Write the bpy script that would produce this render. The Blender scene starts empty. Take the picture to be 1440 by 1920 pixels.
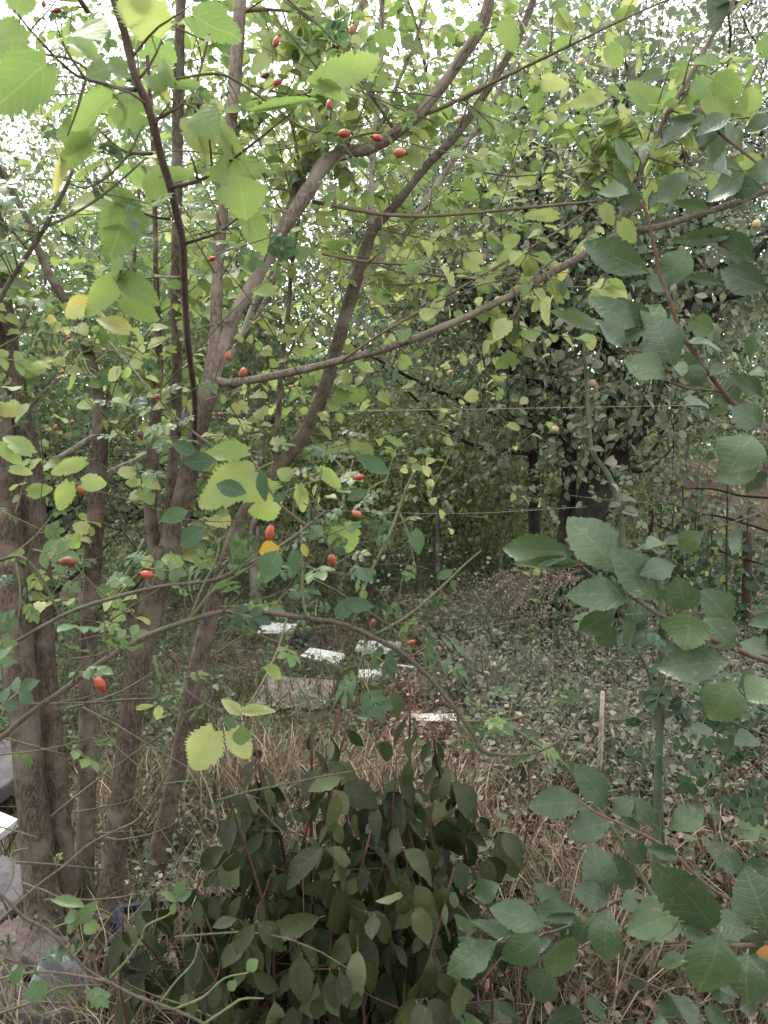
import bpy, math, random
import numpy as np
from mathutils import Vector, Matrix

R = math.radians
rng = np.random.default_rng(7)
random.seed(7)
scene = bpy.context.scene

# ------------------------------------------------------------------ camera, world, sun, exposure
CAM_H, PITCH, LENS = 1.5, R(4.1), 26.0
FPX = LENS / 36.0 * 1920.0
cam_data = bpy.data.cameras.new('camera')
cam_data.sensor_fit = 'VERTICAL'; cam_data.sensor_height = 36.0; cam_data.sensor_width = 27.0
cam_data.lens = LENS; cam_data.clip_start = 0.02; cam_data.clip_end = 2000
cam_data.dof.use_dof = True; cam_data.dof.focus_distance = 2.9; cam_data.dof.aperture_fstop = 10.0
cam = bpy.data.objects.new('camera', cam_data)
cam.location = (0, 0, CAM_H); cam.rotation_euler = (R(90) - PITCH, 0, 0)
scene.collection.objects.link(cam); scene.camera = cam

SUN_EL, SUN_AZ = R(58), R(-35)      # azimuth measured from +Y towards +X
world = bpy.data.worlds.new('World'); scene.world = world; world.use_nodes = True
wn, wl = world.node_tree.nodes, world.node_tree.links
wn.clear()
sky = wn.new('ShaderNodeTexSky'); sky.sky_type = 'NISHITA'; sky.sun_disc = False
sky.sun_elevation = SUN_EL; sky.sun_rotation = SUN_AZ; sky.dust_density = 4.0; sky.air_density = 1.0
hs = wn.new('ShaderNodeHueSaturation'); hs.inputs['Saturation'].default_value = 0.22
mixc = wn.new('ShaderNodeMix'); mixc.data_type = 'RGBA'; mixc.inputs[0].default_value = 0.62
mixc.inputs[7].default_value = (10.9, 11.0, 11.2, 1)     # even white cloud deck
bg = wn.new('ShaderNodeBackground'); bg.inputs['Strength'].default_value = 0.13
wo = wn.new('ShaderNodeOutputWorld')
wl.new(sky.outputs[0], hs.inputs['Color']); wl.new(hs.outputs[0], mixc.inputs[6])
wl.new(mixc.outputs[2], bg.inputs['Color']); wl.new(bg.outputs[0], wo.inputs[0])

sun_d = bpy.data.lights.new('sun', 'SUN'); sun_d.energy = 1.5; sun_d.angle = R(14); sun_d.color = (1.0, 0.96, 0.9)
sun = bpy.data.objects.new('sun', sun_d); scene.collection.objects.link(sun)
sv = Vector((math.sin(SUN_AZ) * math.cos(SUN_EL), math.cos(SUN_AZ) * math.cos(SUN_EL), math.sin(SUN_EL)))
sun.rotation_euler = sv.to_track_quat('Z', 'Y').to_euler(); sun.location = (0, 0, 12)

vs = scene.view_settings
vs.view_transform = 'Standard'; vs.look = 'None'; vs.gamma = 1.0; vs.use_curve_mapping = False
vs.exposure = 1.65
scene.render.engine = 'CYCLES'
scene.cycles.max_bounces = 8; scene.cycles.transmission_bounces = 6; scene.cycles.transparent_max_bounces = 6

# ------------------------------------------------------------------ pixel of the photograph -> point in the place
CP, SP = math.cos(PITCH), math.sin(PITCH)
def at(px, py, d):
    u = (px - 720) / FPX * d; v = (960 - py) / FPX * d
    return np.array([u, d * CP + v * SP, CAM_H - d * SP + v * CP])
def gd(py, z=0.0):
    v = (960 - py) / FPX
    return (CAM_H - z) / (SP - v * CP)
def gnd(px, py, z=0.0):
    p = at(px, py, gd(py, z)); return p
def project(P):
    P = np.asarray(P, float).reshape(-1, 3)
    y, z = P[:, 1], P[:, 2] - CAM_H
    d = y * CP - z * SP; v = y * SP + z * CP
    d = np.maximum(d, 1e-3)
    return 720 + P[:, 0] / d * FPX, 960 - v / d * FPX, d

# ------------------------------------------------------------------ helpers
col = scene.collection
def link(o, parent=None):
    col.objects.link(o)
    if parent is not None: o.parent = parent
    return o
def tag(o, label=None, cat=None, group=None, kind=None):
    if label: o['label'] = label
    if cat: o['category'] = cat
    if group: o['group'] = group
    if kind: o['kind'] = kind
    return o
def thing(name, label, cat, loc, group=None):
    o = bpy.data.objects.new(name, None); o.empty_display_size = 0.1
    link(o); o.location = tuple(loc); o.rotation_euler = (0, 0, 0)
    return tag(o, label, cat, group)

def unit(a):
    a = np.asarray(a, float)
    return a / np.maximum(np.linalg.norm(a, axis=-1, keepdims=True), 1e-9)

class Tpl:
    """a small leaf-like template; x runs along the length, y across, z is the face normal"""
    def __init__(s, v, f, uv):
        s.v = np.array(v, float); s.f = f; s.uv = np.array(uv, float)
        s.sizes = np.array([len(q) for q in f]); s.loops = np.concatenate([np.array(q) for q in f])
    def mesh(s, name, mat, smooth=True):
        m = bpy.data.meshes.new(name); m.from_pydata(s.v.tolist(), [], [list(map(int, q)) for q in s.f])
        l = m.uv_layers.new(name='UVMap'); l.data.foreach_set('uv', s.uv[s.loops].ravel())
        m.materials.append(mat)
        if smooth: m.polygons.foreach_set('use_smooth', [True] * len(m.polygons))
        m.update(); return m

def frames(D, N):
    X = unit(D); N = N - (N * X).sum(-1, keepdims=True) * X
    bad = np.linalg.norm(N, axis=-1) < 1e-4
    N[bad] = np.array([0.3, 0.2, 0.9]); N = N - (N * X).sum(-1, keepdims=True) * X
    Z = unit(N); Y = np.cross(Z, X); return X, Y, Z

def scatter_mesh(name, tpl, P, D, N, S, W, tone, mat, parent=None, smooth=False, off=(0, 0, 0)):
    """many copies of a template joined into one real mesh"""
    P = np.asarray(P, float); n = len(P)
    if n == 0: return None
    S = np.broadcast_to(np.asarray(S, float), (n,)); W = np.broadcast_to(np.asarray(W, float), (n,))
    X, Y, Z = frames(np.asarray(D, float), np.asarray(N, float).copy())
    t = tpl.v
    V = (P[:, None, :] + t[None, :, 0:1] * (X * S[:, None])[:, None, :]
         + t[None, :, 1:2] * (Y * (S * W)[:, None])[:, None, :]
         + t[None, :, 2:3] * (Z * S[:, None])[:, None, :]) - np.asarray(off, float)
    nv = len(t); m = bpy.data.meshes.new(name)
    m.vertices.add(n * nv); m.vertices.foreach_set('co', V.astype(np.float32).ravel())
    L = (tpl.loops[None, :] + (np.arange(n) * nv)[:, None]).ravel()
    sizes = np.tile(tpl.sizes, n); starts = np.concatenate([[0], np.cumsum(sizes)[:-1]])
    m.loops.add(len(L)); m.loops.foreach_set('vertex_index', L.astype(np.int32))
    m.polygons.add(len(sizes)); m.polygons.foreach_set('loop_start', starts.astype(np.int32))
    m.polygons.foreach_set('loop_total', sizes.astype(np.int32))
    if smooth: m.polygons.foreach_set('use_smooth', np.ones(len(sizes), bool))
    uvl = m.uv_layers.new(name='UVMap')
    uvl.data.foreach_set('uv', np.tile(tpl.uv[tpl.loops], (n, 1)).astype(np.float32).ravel())
    a = m.attributes.new('tint', 'FLOAT', 'FACE')
    a.data.foreach_set('value', np.repeat(np.broadcast_to(tone, (n,)), len(tpl.sizes)).astype(np.float32))
    m.materials.append(mat); m.update(calc_edges=True)
    o = bpy.data.objects.new(name, m); o.color = (0, 0, 0, 1)
    return link(o, parent)

def smooth_path(pts, k=4):
    """Catmull-Rom through rows of x, y, z, radius"""
    p = np.asarray(pts, float)
    if len(p) < 3 or k < 2: return p
    q = np.vstack([2 * p[0] - p[1], p, 2 * p[-1] - p[-2]]); out = []
    for i in range(1, len(q) - 2):
        for j in range(k):
            t = j / k
            a, b, c, d = q[i - 1], q[i], q[i + 1], q[i + 2]
            out.append(0.5 * (2 * b + (c - a) * t + (2 * a - 5 * b + 4 * c - d) * t * t + (3 * b - a - 3 * c + d) * t ** 3))
    out.append(p[-1]); out = np.array(out); out[:, 3] = np.maximum(out[:, 3], 0.0004); return out

def tube_geo(path, sides, rough=0.0):
    p = np.asarray(path, float); n = len(p)
    T = unit(np.gradient(p[:, :3], axis=0)); ref = np.array([0.31, 0.87, 0.12])
    U = unit(np.cross(T, ref)); Vv = np.cross(T, U)
    a = np.linspace(0, 2 * np.pi, sides, endpoint=False) + rng.random() * 6
    r = p[:, 3][:, None] * np.ones((1, sides))
    if rough: r = r * (1 + rough * rng.standard_normal((n, sides)) + rough * 1.2 * rng.standard_normal((n, 1)))
    V = p[:, None, :3] + r[..., None] * (np.cos(a)[None, :, None] * U[:, None, :] + np.sin(a)[None, :, None] * Vv[:, None, :])
    V = V.reshape(-1, 3); F = []
    for i in range(n - 1):
        for j in range(sides):
            k = (j + 1) % sides
            F.append((i * sides + j, i * sides + k, (i + 1) * sides + k, (i + 1) * sides + j))
    F.append(tuple(range(sides))[::-1]); F.append(tuple((n - 1) * sides + j for j in range(sides)))
    return V, F

def mesh_obj(name, V, F, mat, parent=None, off=(0, 0, 0), smooth=True):
    m = bpy.data.meshes.new(name)
    m.from_pydata((np.asarray(V, float) - np.asarray(off, float)).tolist(), [], F)
    m.materials.append(mat)
    if smooth: m.polygons.foreach_set('use_smooth', [True] * len(m.polygons))
    m.update()
    return link(bpy.data.objects.new(name, m), parent)

def tube_obj(name, path, mat, parent=None, sides=8, k=4, rough=0.0, off=(0, 0, 0)):
    V, F = tube_geo(smooth_path(path, k), sides, rough)
    return mesh_obj(name, V, F, mat, parent, off)

def tubes_joined(name, paths, mat, parent=None, sides=4, off=(0, 0, 0)):
    VV, FF, b = [], [], 0
    for p in paths:
        V, F = tube_geo(p, sides); VV.append(V); FF += [tuple(i + b for i in f) for f in F[:-2]]; b += len(V)
    return mesh_obj(name, np.vstack(VV), FF, mat, parent, off)

def box_geo(cx, cy, cz, sx, sy, sz, jit=0.0):
    V = np.array([(x, y, z) for x in (-.5, .5) for y in (-.5, .5) for z in (-.5, .5)], float) * (sx, sy, sz) + (cx, cy, cz)
    V += rng.uniform(-jit, jit, V.shape)
    F = [(0, 1, 3, 2), (4, 6, 7, 5), (0, 4, 5, 1), (2, 3, 7, 6), (0, 2, 6, 4), (1, 5, 7, 3)]
    return V, F

# ------------------------------------------------------------------ materials
def nodes(name):
    m = bpy.data.materials.new(name); m.use_nodes = True
    nt = m.node_tree; nt.nodes.clear()
    out = nt.nodes.new('ShaderNodeOutputMaterial')
    return m, nt.nodes, nt.links, out
def math_n(N, L, op, a, b=None, clamp=False):
    n = N.new('ShaderNodeMath'); n.operation = op; n.use_clamp = clamp
    for i, x in enumerate((a, b)):
        if x is None: continue
        if isinstance(x, (int, float)): n.inputs[i].default_value = x
        else: L.new(x, n.inputs[i])
    return n.outputs[0]
def mix_c(N, L, f, a, b):
    n = N.new('ShaderNodeMix'); n.data_type = 'RGBA'
    for i, x in ((0, f), (6, a), (7, b)):
        if isinstance(x, (int, float)): n.inputs[i].default_value = x
        elif isinstance(x, tuple): n.inputs[i].default_value = (*x, 1)
        else: L.new(x, n.inputs[i])
    return n.outputs[2]
def ramp_n(N, L, f, stops):
    r = N.new('ShaderNodeValToRGB'); e = r.color_ramp.elements
    while len(e) < len(stops): e.new(0.5)
    for q, (p, c) in zip(e, stops): q.position = p; q.color = (*c, 1) if len(c) == 3 else c
    L.new(f, r.inputs[0]); return r.outputs[0]
def noise_n(N, L, scale, detail=3, vec=None, rough=0.5):
    n = N.new('ShaderNodeTexNoise'); n.inputs['Scale'].default_value = scale
    n.inputs['Detail'].default_value = detail; n.inputs['Roughness'].default_value = rough
    if vec is not None: L.new(vec, n.inputs['Vector'])
    return n.outputs[0]

def leaf_mat(name, stops, under=0.35, trans=0.35, veins=7.0, vein_amt=0.35, rough=0.5, spots=0.25, spec=0.3, under_col=(0.20, 0.25, 0.17), fine=True):
    m, N, L, out = nodes(name)
    at_n = N.new('ShaderNodeAttribute'); at_n.attribute_name = 'tint'
    oi = N.new('ShaderNodeObjectInfo'); sep = N.new('ShaderNodeSeparateColor'); L.new(oi.outputs['Color'], sep.inputs[0])
    tone = math_n(N, L, 'ADD', at_n.outputs['Fac'], sep.outputs[0], True)
    tc = N.new('ShaderNodeTexCoord'); geo = N.new('ShaderNodeNewGeometry')
    if fine:
        nz = noise_n(N, L, 9, 2, geo.outputs['Position'])
        tone = math_n(N, L, 'ADD', tone, math_n(N, L, 'MULTIPLY', math_n(N, L, 'SUBTRACT', nz, 0.5), 0.42), True)
    c = ramp_n(N, L, tone, stops)
    bumpout = None
    if fine:
        sx = N.new('ShaderNodeSeparateXYZ'); L.new(tc.outputs['UV'], sx.inputs[0])
        av = math_n(N, L, 'ABSOLUTE', sx.outputs[1])
        mid = math_n(N, L, 'LESS_THAN', av, 0.012)
        s = math_n(N, L, 'MULTIPLY', math_n(N, L, 'SUBTRACT', sx.outputs[0], math_n(N, L, 'ADD', math_n(N, L, 'MULTIPLY', av, 0.35), math_n(N, L, 'MULTIPLY', math_n(N, L, 'MULTIPLY', av, av), 1.6))), veins)
        fr = math_n(N, L, 'ABSOLUTE', math_n(N, L, 'SUBTRACT', math_n(N, L, 'FRACT', s), 0.5))
        side = math_n(N, L, 'MULTIPLY', math_n(N, L, 'SUBTRACT', 0.09, fr), 11.0, True)
        v = math_n(N, L, 'MAXIMUM', mid, math_n(N, L, 'MULTIPLY', side, 0.6))
        c = mix_c(N, L, math_n(N, L, 'MULTIPLY', v, vein_amt), c, (0.24, 0.29, 0.13))
        pet = math_n(N, L, 'LESS_THAN', sx.outputs[0], 0.0)
        c = mix_c(N, L, math_n(N, L, 'MULTIPLY', pet, 0.75), c, (0.22, 0.26, 0.09))
        if spots:
            sp = noise_n(N, L, 60, 3, geo.outputs['Position'])
            sp = math_n(N, L, 'MULTIPLY', math_n(N, L, 'SUBTRACT', sp, 0.64), 9.0, True)
            c = mix_c(N, L, math_n(N, L, 'MULTIPLY', sp, spots), c, (0.22, 0.15, 0.06))
        bl = N.new('ShaderNodeTexNoise'); bl.inputs['Scale'].default_value = 55; L.new(geo.outputs['Position'], bl.inputs['Vector'])
        bm = N.new('ShaderNodeBump'); bm.inputs['Strength'].default_value = 0.45; bm.inputs['Distance'].default_value = 0.004
        L.new(math_n(N, L, 'SUBTRACT', bl.outputs[0], math_n(N, L, 'MULTIPLY', v, 0.45)), bm.inputs['Height']); bumpout = bm.outputs[0]
    cu = mix_c(N, L, under, c, under_col)
    cc = mix_c(N, L, geo.outputs['Backfacing'], c, cu)
    p = N.new('ShaderNodeBsdfPrincipled'); L.new(cc, p.inputs['Base Color'])
    p.inputs['Roughness'].default_value = rough; p.inputs['Specular IOR Level'].default_value = spec
    t = N.new('ShaderNodeBsdfTranslucent')
    tcx = N.new('ShaderNodeHueSaturation'); tcx.inputs['Saturation'].default_value = 1.1; tcx.inputs['Value'].default_value = 1.5
    L.new(c, tcx.inputs['Color']); L.new(tcx.outputs[0], t.inputs['Color'])
    if bumpout is not None: L.new(bumpout, p.inputs['Normal'])
    mx = N.new('ShaderNodeMixShader'); mx.inputs[0].default_value = trans
    L.new(p.outputs[0], mx.inputs[1]); L.new(t.outputs[0], mx.inputs[2]); L.new(mx.outputs[0], out.inputs[0])
    return m

def bark_mat(name, c1, c2, c3, scale=1.0, bump=0.5, green=None):
    m, N, L, out = nodes(name)
    geo = N.new('ShaderNodeNewGeometry'); mp = N.new('ShaderNodeMapping'); L.new(geo.outputs['Position'], mp.inputs[0])
    mp.inputs['Scale'].default_value = (1, 1, 0.35)
    n1 = noise_n(N, L, 70 * scale, 9, mp.outputs[0], 0.75); n2 = noise_n(N, L, 6 * scale, 3, geo.outputs['Position'])
    n3 = noise_n(N, L, 170 * scale, 2, geo.outputs['Position'])
    c = mix_c(N, L, ramp_n(N, L, n1, [(0.42, (0, 0, 0)), (0.60, (1, 1, 1))]), c1, c2)
    c = mix_c(N, L, ramp_n(N, L, n2, [(0.48, (0, 0, 0)), (0.66, (1, 1, 1))]), c, c3)
    if green: c = mix_c(N, L, ramp_n(N, L, n2, [(0.30, (1, 1, 1)), (0.46, (0, 0, 0))]), c, green)
    ring = N.new('ShaderNodeMapping'); L.new(geo.outputs['Position'], ring.inputs[0]); ring.inputs['Scale'].default_value = (1, 1, 7)
    n4 = noise_n(N, L, 9 * scale, 3, ring.outputs[0], 0.6)
    c = mix_c(N, L, ramp_n(N, L, n4, [(0.60, (0, 0, 0)), (0.72, (0.6, 0.6, 0.6))]), c, c1)
    c = mix_c(N, L, ramp_n(N, L, n3, [(0.66, (0, 0, 0)), (0.74, (0.55, 0.55, 0.55))]), c, (0.30, 0.26, 0.22))
    p = N.new('ShaderNodeBsdfPrincipled'); L.new(c, p.inputs['Base Color']); p.inputs['Roughness'].default_value = 0.85
    p.inputs['Specular IOR Level'].default_value = 0.2
    b = N.new('ShaderNodeBump'); b.inputs['Strength'].default_value = bump; b.inputs['Distance'].default_value = 0.006
    L.new(math_n(N, L, 'ADD', n1, math_n(N, L, 'MULTIPLY', n3, 0.3)), b.inputs['Height']); L.new(b.outputs[0], p.inputs['Normal'])
    L.new(p.outputs[0], out.inputs[0]); return m

def plain_mat(name, c1, c2, scale=20, rough=0.7, bump=0.2, c3=None, metal=0.0, spec=0.4, distort=0):
    m, N, L, out = nodes(name)
    geo = N.new('ShaderNodeNewGeometry')
    n1 = noise_n(N, L, scale, 5, geo.outputs['Position'], 0.6); n2 = noise_n(N, L, scale * 0.23, 3, geo.outputs['Position'])
    c = mix_c(N, L, ramp_n(N, L, n1, [(0.35, (0, 0, 0)), (0.68, (1, 1, 1))]), c1, c2)
    if c3: c = mix_c(N, L, ramp_n(N, L, n2, [(0.5, (0, 0, 0)), (0.62, (1, 1, 1))]), c, c3)
    p = N.new('ShaderNodeBsdfPrincipled'); L.new(c, p.inputs['Base Color'])
    p.inputs['Roughness'].default_value = rough; p.inputs['Metallic'].default_value = metal; p.inputs['Specular IOR Level'].default_value = spec
    b = N.new('ShaderNodeBump'); b.inputs['Strength'].default_value = bump; b.inputs['Distance'].default_value = 0.01
    L.new(n1, b.inputs['Height']); L.new(b.outputs[0], p.inputs['Normal'])
    L.new(p.outputs[0], out.inputs[0]); return m

M = {}
M['mulberry_leaf'] = leaf_mat('mulberry_leaf', [(0.0, (0.085, 0.118, 0.055)), (0.35, (0.138, 0.205, 0.066)), (0.7, (0.215, 0.285, 0.09)), (0.88, (0.36, 0.39, 0.17)), (1.0, (0.40, 0.34, 0.10))], trans=0.42, veins=6, under_col=(0.22, 0.28, 0.17), vein_amt=0.5)
M['rose_leaf'] = leaf_mat('rose_leaf', [(0.0, (0.035, 0.065, 0.035)), (0.4, (0.06, 0.11, 0.05)), (0.8, (0.12, 0.17, 0.06)), (0.95, (0.22, 0.25, 0.07)), (1.0, (0.45, 0.27, 0.04))], trans=0.3, veins=8, rough=0.42, vein_amt=0.2)
M['cherry_leaf'] = leaf_mat('cherry_leaf', [(0.0, (0.030, 0.048, 0.024)), (0.5, (0.046, 0.080, 0.034)), (0.8, (0.078, 0.122, 0.045)), (0.95, (0.15, 0.18, 0.155)), (1.0, (0.5, 0.22, 0.03))], trans=0.2, veins=8, rough=0.38, spec=0.45, spots=0.6, vein_amt=0.13, under_col=(0.17, 0.22, 0.18))
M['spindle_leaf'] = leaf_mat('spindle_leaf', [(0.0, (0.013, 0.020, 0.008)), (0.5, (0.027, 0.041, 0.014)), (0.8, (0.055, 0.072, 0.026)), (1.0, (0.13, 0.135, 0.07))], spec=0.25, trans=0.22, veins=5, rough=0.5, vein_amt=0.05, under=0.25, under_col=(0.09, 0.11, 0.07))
M['quince_leaf'] = leaf_mat('quince_leaf', [(0.0, (0.055, 0.078, 0.046)), (0.5, (0.105, 0.138, 0.080)), (0.85, (0.17, 0.205, 0.125)), (1.0, (0.28, 0.28, 0.12))], trans=0.32, fine=False, rough=0.4, under=0.6, under_col=(0.20, 0.24, 0.18))
M['plum_leaf'] = leaf_mat('plum_leaf', [(0.0, (0.06, 0.085, 0.045)), (0.5, (0.098, 0.152, 0.060)), (0.85, (0.165, 0.228, 0.085)), (1.0, (0.30, 0.29, 0.09))], trans=0.35, fine=False, rough=0.45, under=0.5)
M['far_leaf'] = leaf_mat('far_leaf', [(0.0, (0.040, 0.062, 0.033)), (0.5, (0.082, 0.115, 0.058)), (0.85, (0.15, 0.19, 0.09)), (1.0, (0.27, 0.29, 0.11))], trans=0.3, fine=False, rough=0.5, under=0.4)
M['ivy_leaf'] = leaf_mat('ivy_leaf', [(0.0, (0.022, 0.042, 0.024)), (0.6, (0.045, 0.08, 0.04)), (0.9, (0.10, 0.15, 0.05)), (1.0, (0.26, 0.27, 0.09))], trans=0.2, fine=False, rough=0.4, under=0.3)
M['grass'] = leaf_mat('grass', [(0.0, (0.05, 0.07, 0.028)), (0.25, (0.085, 0.085, 0.042)), (0.5, (0.12, 0.085, 0.055)), (0.8, (0.20, 0.15, 0.10)), (1.0, (0.38, 0.31, 0.22))], trans=0.25, fine=False, rough=0.6, under=0.0)
M['weed'] = leaf_mat('weed', [(0.0, (0.06, 0.078, 0.045)), (0.45, (0.105, 0.12, 0.078)), (0.75, (0.19, 0.185, 0.14)), (0.9, (0.22, 0.165, 0.125)), (1.0, (0.32, 0.235, 0.18))], trans=0.2, fine=False, rough=0.65, under=0.3)
M['litter'] = leaf_mat('litter', [(0.0, (0.06, 0.042, 0.034)), (0.4, (0.14, 0.092, 0.072)), (0.75, (0.25, 0.17, 0.135)), (1.0, (0.40, 0.32, 0.25))], trans=0.1, fine=False, rough=0.8, under=0.0)
M['path_litter'] = leaf_mat('path_litter', [(0.0, (0.09, 0.05, 0.036)), (0.5, (0.20, 0.115, 0.085)), (1.0, (0.40, 0.27, 0.21))], trans=0.1, fine=False, rough=0.8, under=0.0)
M['petal'] = leaf_mat('petal', [(0.0, (0.75, 0.75, 0.72)), (1.0, (0.62, 0.60, 0.55))], trans=0.2, fine=False, under=0.0)
M['yellow_petal'] = leaf_mat('yellow_petal', [(0.0, (0.65, 0.42, 0.03)), (1.0, (0.55, 0.30, 0.02))], trans=0.2, fine=False, under=0.0)
M['mulberry_bark'] = bark_mat('mulberry_bark', (0.040, 0.030, 0.022), (0.118, 0.090, 0.067), (0.15, 0.122, 0.096), 1.8, 1.0)
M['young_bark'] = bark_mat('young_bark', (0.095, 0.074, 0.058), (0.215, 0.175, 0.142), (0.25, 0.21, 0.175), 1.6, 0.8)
M['dark_bark'] = bark_mat('dark_bark', (0.014, 0.012, 0.010), (0.036, 0.030, 0.026), (0.045, 0.04, 0.033))
M['grey_bark'] = bark_mat('grey_bark', (0.12, 0.10, 0.082), (0.24, 0.21, 0.18), (0.30, 0.265, 0.23))
M['mulberry_twig'] = bark_mat('mulberry_twig', (0.10, 0.075, 0.05), (0.17, 0.13, 0.085), (0.14, 0.14, 0.07), 3, 0.2)
M['near_twig'] = bark_mat('near_twig', (0.06, 0.042, 0.038), (0.105, 0.075, 0.066), (0.13, 0.10, 0.085), 3, 0.3)
M['rose_stem'] = bark_mat('rose_stem', (0.055, 0.045, 0.034), (0.125, 0.11, 0.08), (0.13, 0.095, 0.08), 5, 0.5, (0.09, 0.105, 0.05))
M['rose_green'] = bark_mat('rose_green', (0.075, 0.095, 0.042), (0.12, 0.145, 0.065), (0.12, 0.10, 0.06), 4, 0.3)
M['cherry_twig'] = bark_mat('cherry_twig', (0.085, 0.045, 0.03), (0.13, 0.075, 0.05), (0.12, 0.11, 0.10), 3, 0.2)
M['red_stem'] = bark_mat('red_stem', (0.06, 0.028, 0.022), (0.10, 0.045, 0.035), (0.05, 0.04, 0.025), 3, 0.2)
M['green_stem'] = bark_mat('green_stem', (0.06, 0.085, 0.05), (0.10, 0.13, 0.075), (0.07, 0.08, 0.05), 2, 0.15)
M['pale_stem'] = bark_mat('pale_stem', (0.28, 0.24, 0.18), (0.42, 0.37, 0.28), (0.2, 0.16, 0.11), 2, 0.2)
M['hip'] = plain_mat('hip', (0.26, 0.026, 0.016), (0.34, 0.06, 0.028), 90, 0.4, 0.3, (0.30, 0.10, 0.04), spec=0.4)
M['hip_dark'] = plain_mat('hip_dark', (0.16, 0.03, 0.015), (0.30, 0.08, 0.03), 60, 0.45, 0.2, (0.05, 0.02, 0.015))
M['calyx'] = plain_mat('calyx', (0.03, 0.02, 0.015), (0.07, 0.045, 0.03), 200, 0.8, 0.3)
M['quince'] = plain_mat('quince', (0.33, 0.27, 0.13), (0.45, 0.38, 0.20), 18, 0.6, 0.1, (0.24, 0.15, 0.08))
M['rust'] = plain_mat('rust', (0.026, 0.016, 0.012), (0.055, 0.030, 0.020), 40, 0.9, 0.5, (0.025, 0.018, 0.016))
M['wire'] = plain_mat('wire', (0.012, 0.009, 0.008), (0.035, 0.022, 0.017), 60, 0.8, 0.3)
M['line'] = plain_mat('line', (0.20, 0.20, 0.15), (0.30, 0.29, 0.22), 60, 0.7, 0.1)
M['white_board'] = plain_mat('white_board', (0.46, 0.45, 0.43), (0.66, 0.66, 0.64), 38, 0.7, 0.4, (0.27, 0.23, 0.19))
M['grey_board'] = plain_mat('grey_board', (0.34, 0.32, 0.30), (0.44, 0.42, 0.40), 12, 0.7, 0.2, (0.24, 0.20, 0.18))
M['concrete'] = plain_mat('concrete', (0.055, 0.049, 0.05), (0.11, 0.10, 0.102), 22, 0.9, 0.6, (0.06, 0.052, 0.05))
M['old_board'] = plain_mat('old_board', (0.13, 0.10, 0.085), (0.22, 0.175, 0.15), 14, 0.85, 0.4, (0.09, 0.07, 0.06))
M['brick'] = plain_mat('brick', (0.05, 0.034, 0.031), (0.09, 0.064, 0.06), 25, 0.9, 0.6, (0.06, 0.056, 0.054))
M['black_plastic'] = plain_mat('black_plastic', (0.018, 0.02, 0.03), (0.035, 0.038, 0.052), 12, 0.3, 0.8)
M['blue_plastic'] = plain_mat('blue_plastic', (0.014, 0.019, 0.034), (0.024, 0.032, 0.052), 30, 0.5, 0.15, (0.05, 0.05, 0.06))
mm, N_, L_, o_ = nodes('clear_plastic')
p_ = N_.new('ShaderNodeBsdfPrincipled'); p_.inputs['Base Color'].default_value = (0.42, 0.43, 0.45, 1); p_.inputs['Roughness'].default_value = 0.22
tr_ = N_.new('ShaderNodeBsdfTransparent'); tr_.inputs[0].default_value = (.92, .93, .95, 1); fr_ = N_.new('ShaderNodeLayerWeight'); fr_.inputs[0].default_value = .35
mx_ = N_.new('ShaderNodeMixShader'); L_.new(math_n(N_, L_, 'ADD', math_n(N_, L_, 'MULTIPLY', fr_.outputs[1], .6), .1, True), mx_.inputs[0]); L_.new(tr_.outputs[0], mx_.inputs[1]); L_.new(p_.outputs[0], mx_.inputs[2]); L_.new(mx_.outputs[0], o_.inputs[0]); M['clear_plastic'] = mm

def ground_material():
    m, N, L, out = nodes('soil')
    geo = N.new('ShaderNodeNewGeometry'); P = geo.outputs['Position']
    n1 = noise_n(N, L, 28, 8, P, 0.7); n2 = noise_n(N, L, 1.3, 4, P); n3 = noise_n(N, L, 110, 3, P)
    c = mix_c(N, L, ramp_n(N, L, n1, [(0.3, (0, 0, 0)), (0.7, (1, 1, 1))]), (0.05, 0.035, 0.027), (0.15, 0.098, 0.074))
    c = mix_c(N, L, ramp_n(N, L, n2, [(0.45, (0, 0, 0)), (0.62, (1, 1, 1))]), c, (0.12, 0.105, 0.07))
    c = mix_c(N, L, ramp_n(N, L, n3, [(0.62, (0, 0, 0)), (0.7, (1, 1, 1))]), c, (0.26, 0.20, 0.15))
    p = N.new('ShaderNodeBsdfPrincipled'); L.new(c, p.inputs['Base Color']); p.inputs['Roughness'].default_value = 0.95
    b = N.new('ShaderNodeBump'); b.inputs['Strength'].default_value = 0.9; b.inputs['Distance'].default_value = 0.03
    L.new(n1, b.inputs['Height']); L.new(b.outputs[0], p.inputs['Normal']); L.new(p.outputs[0], out.inputs[0]); return m
M['soil'] = ground_material()

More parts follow.
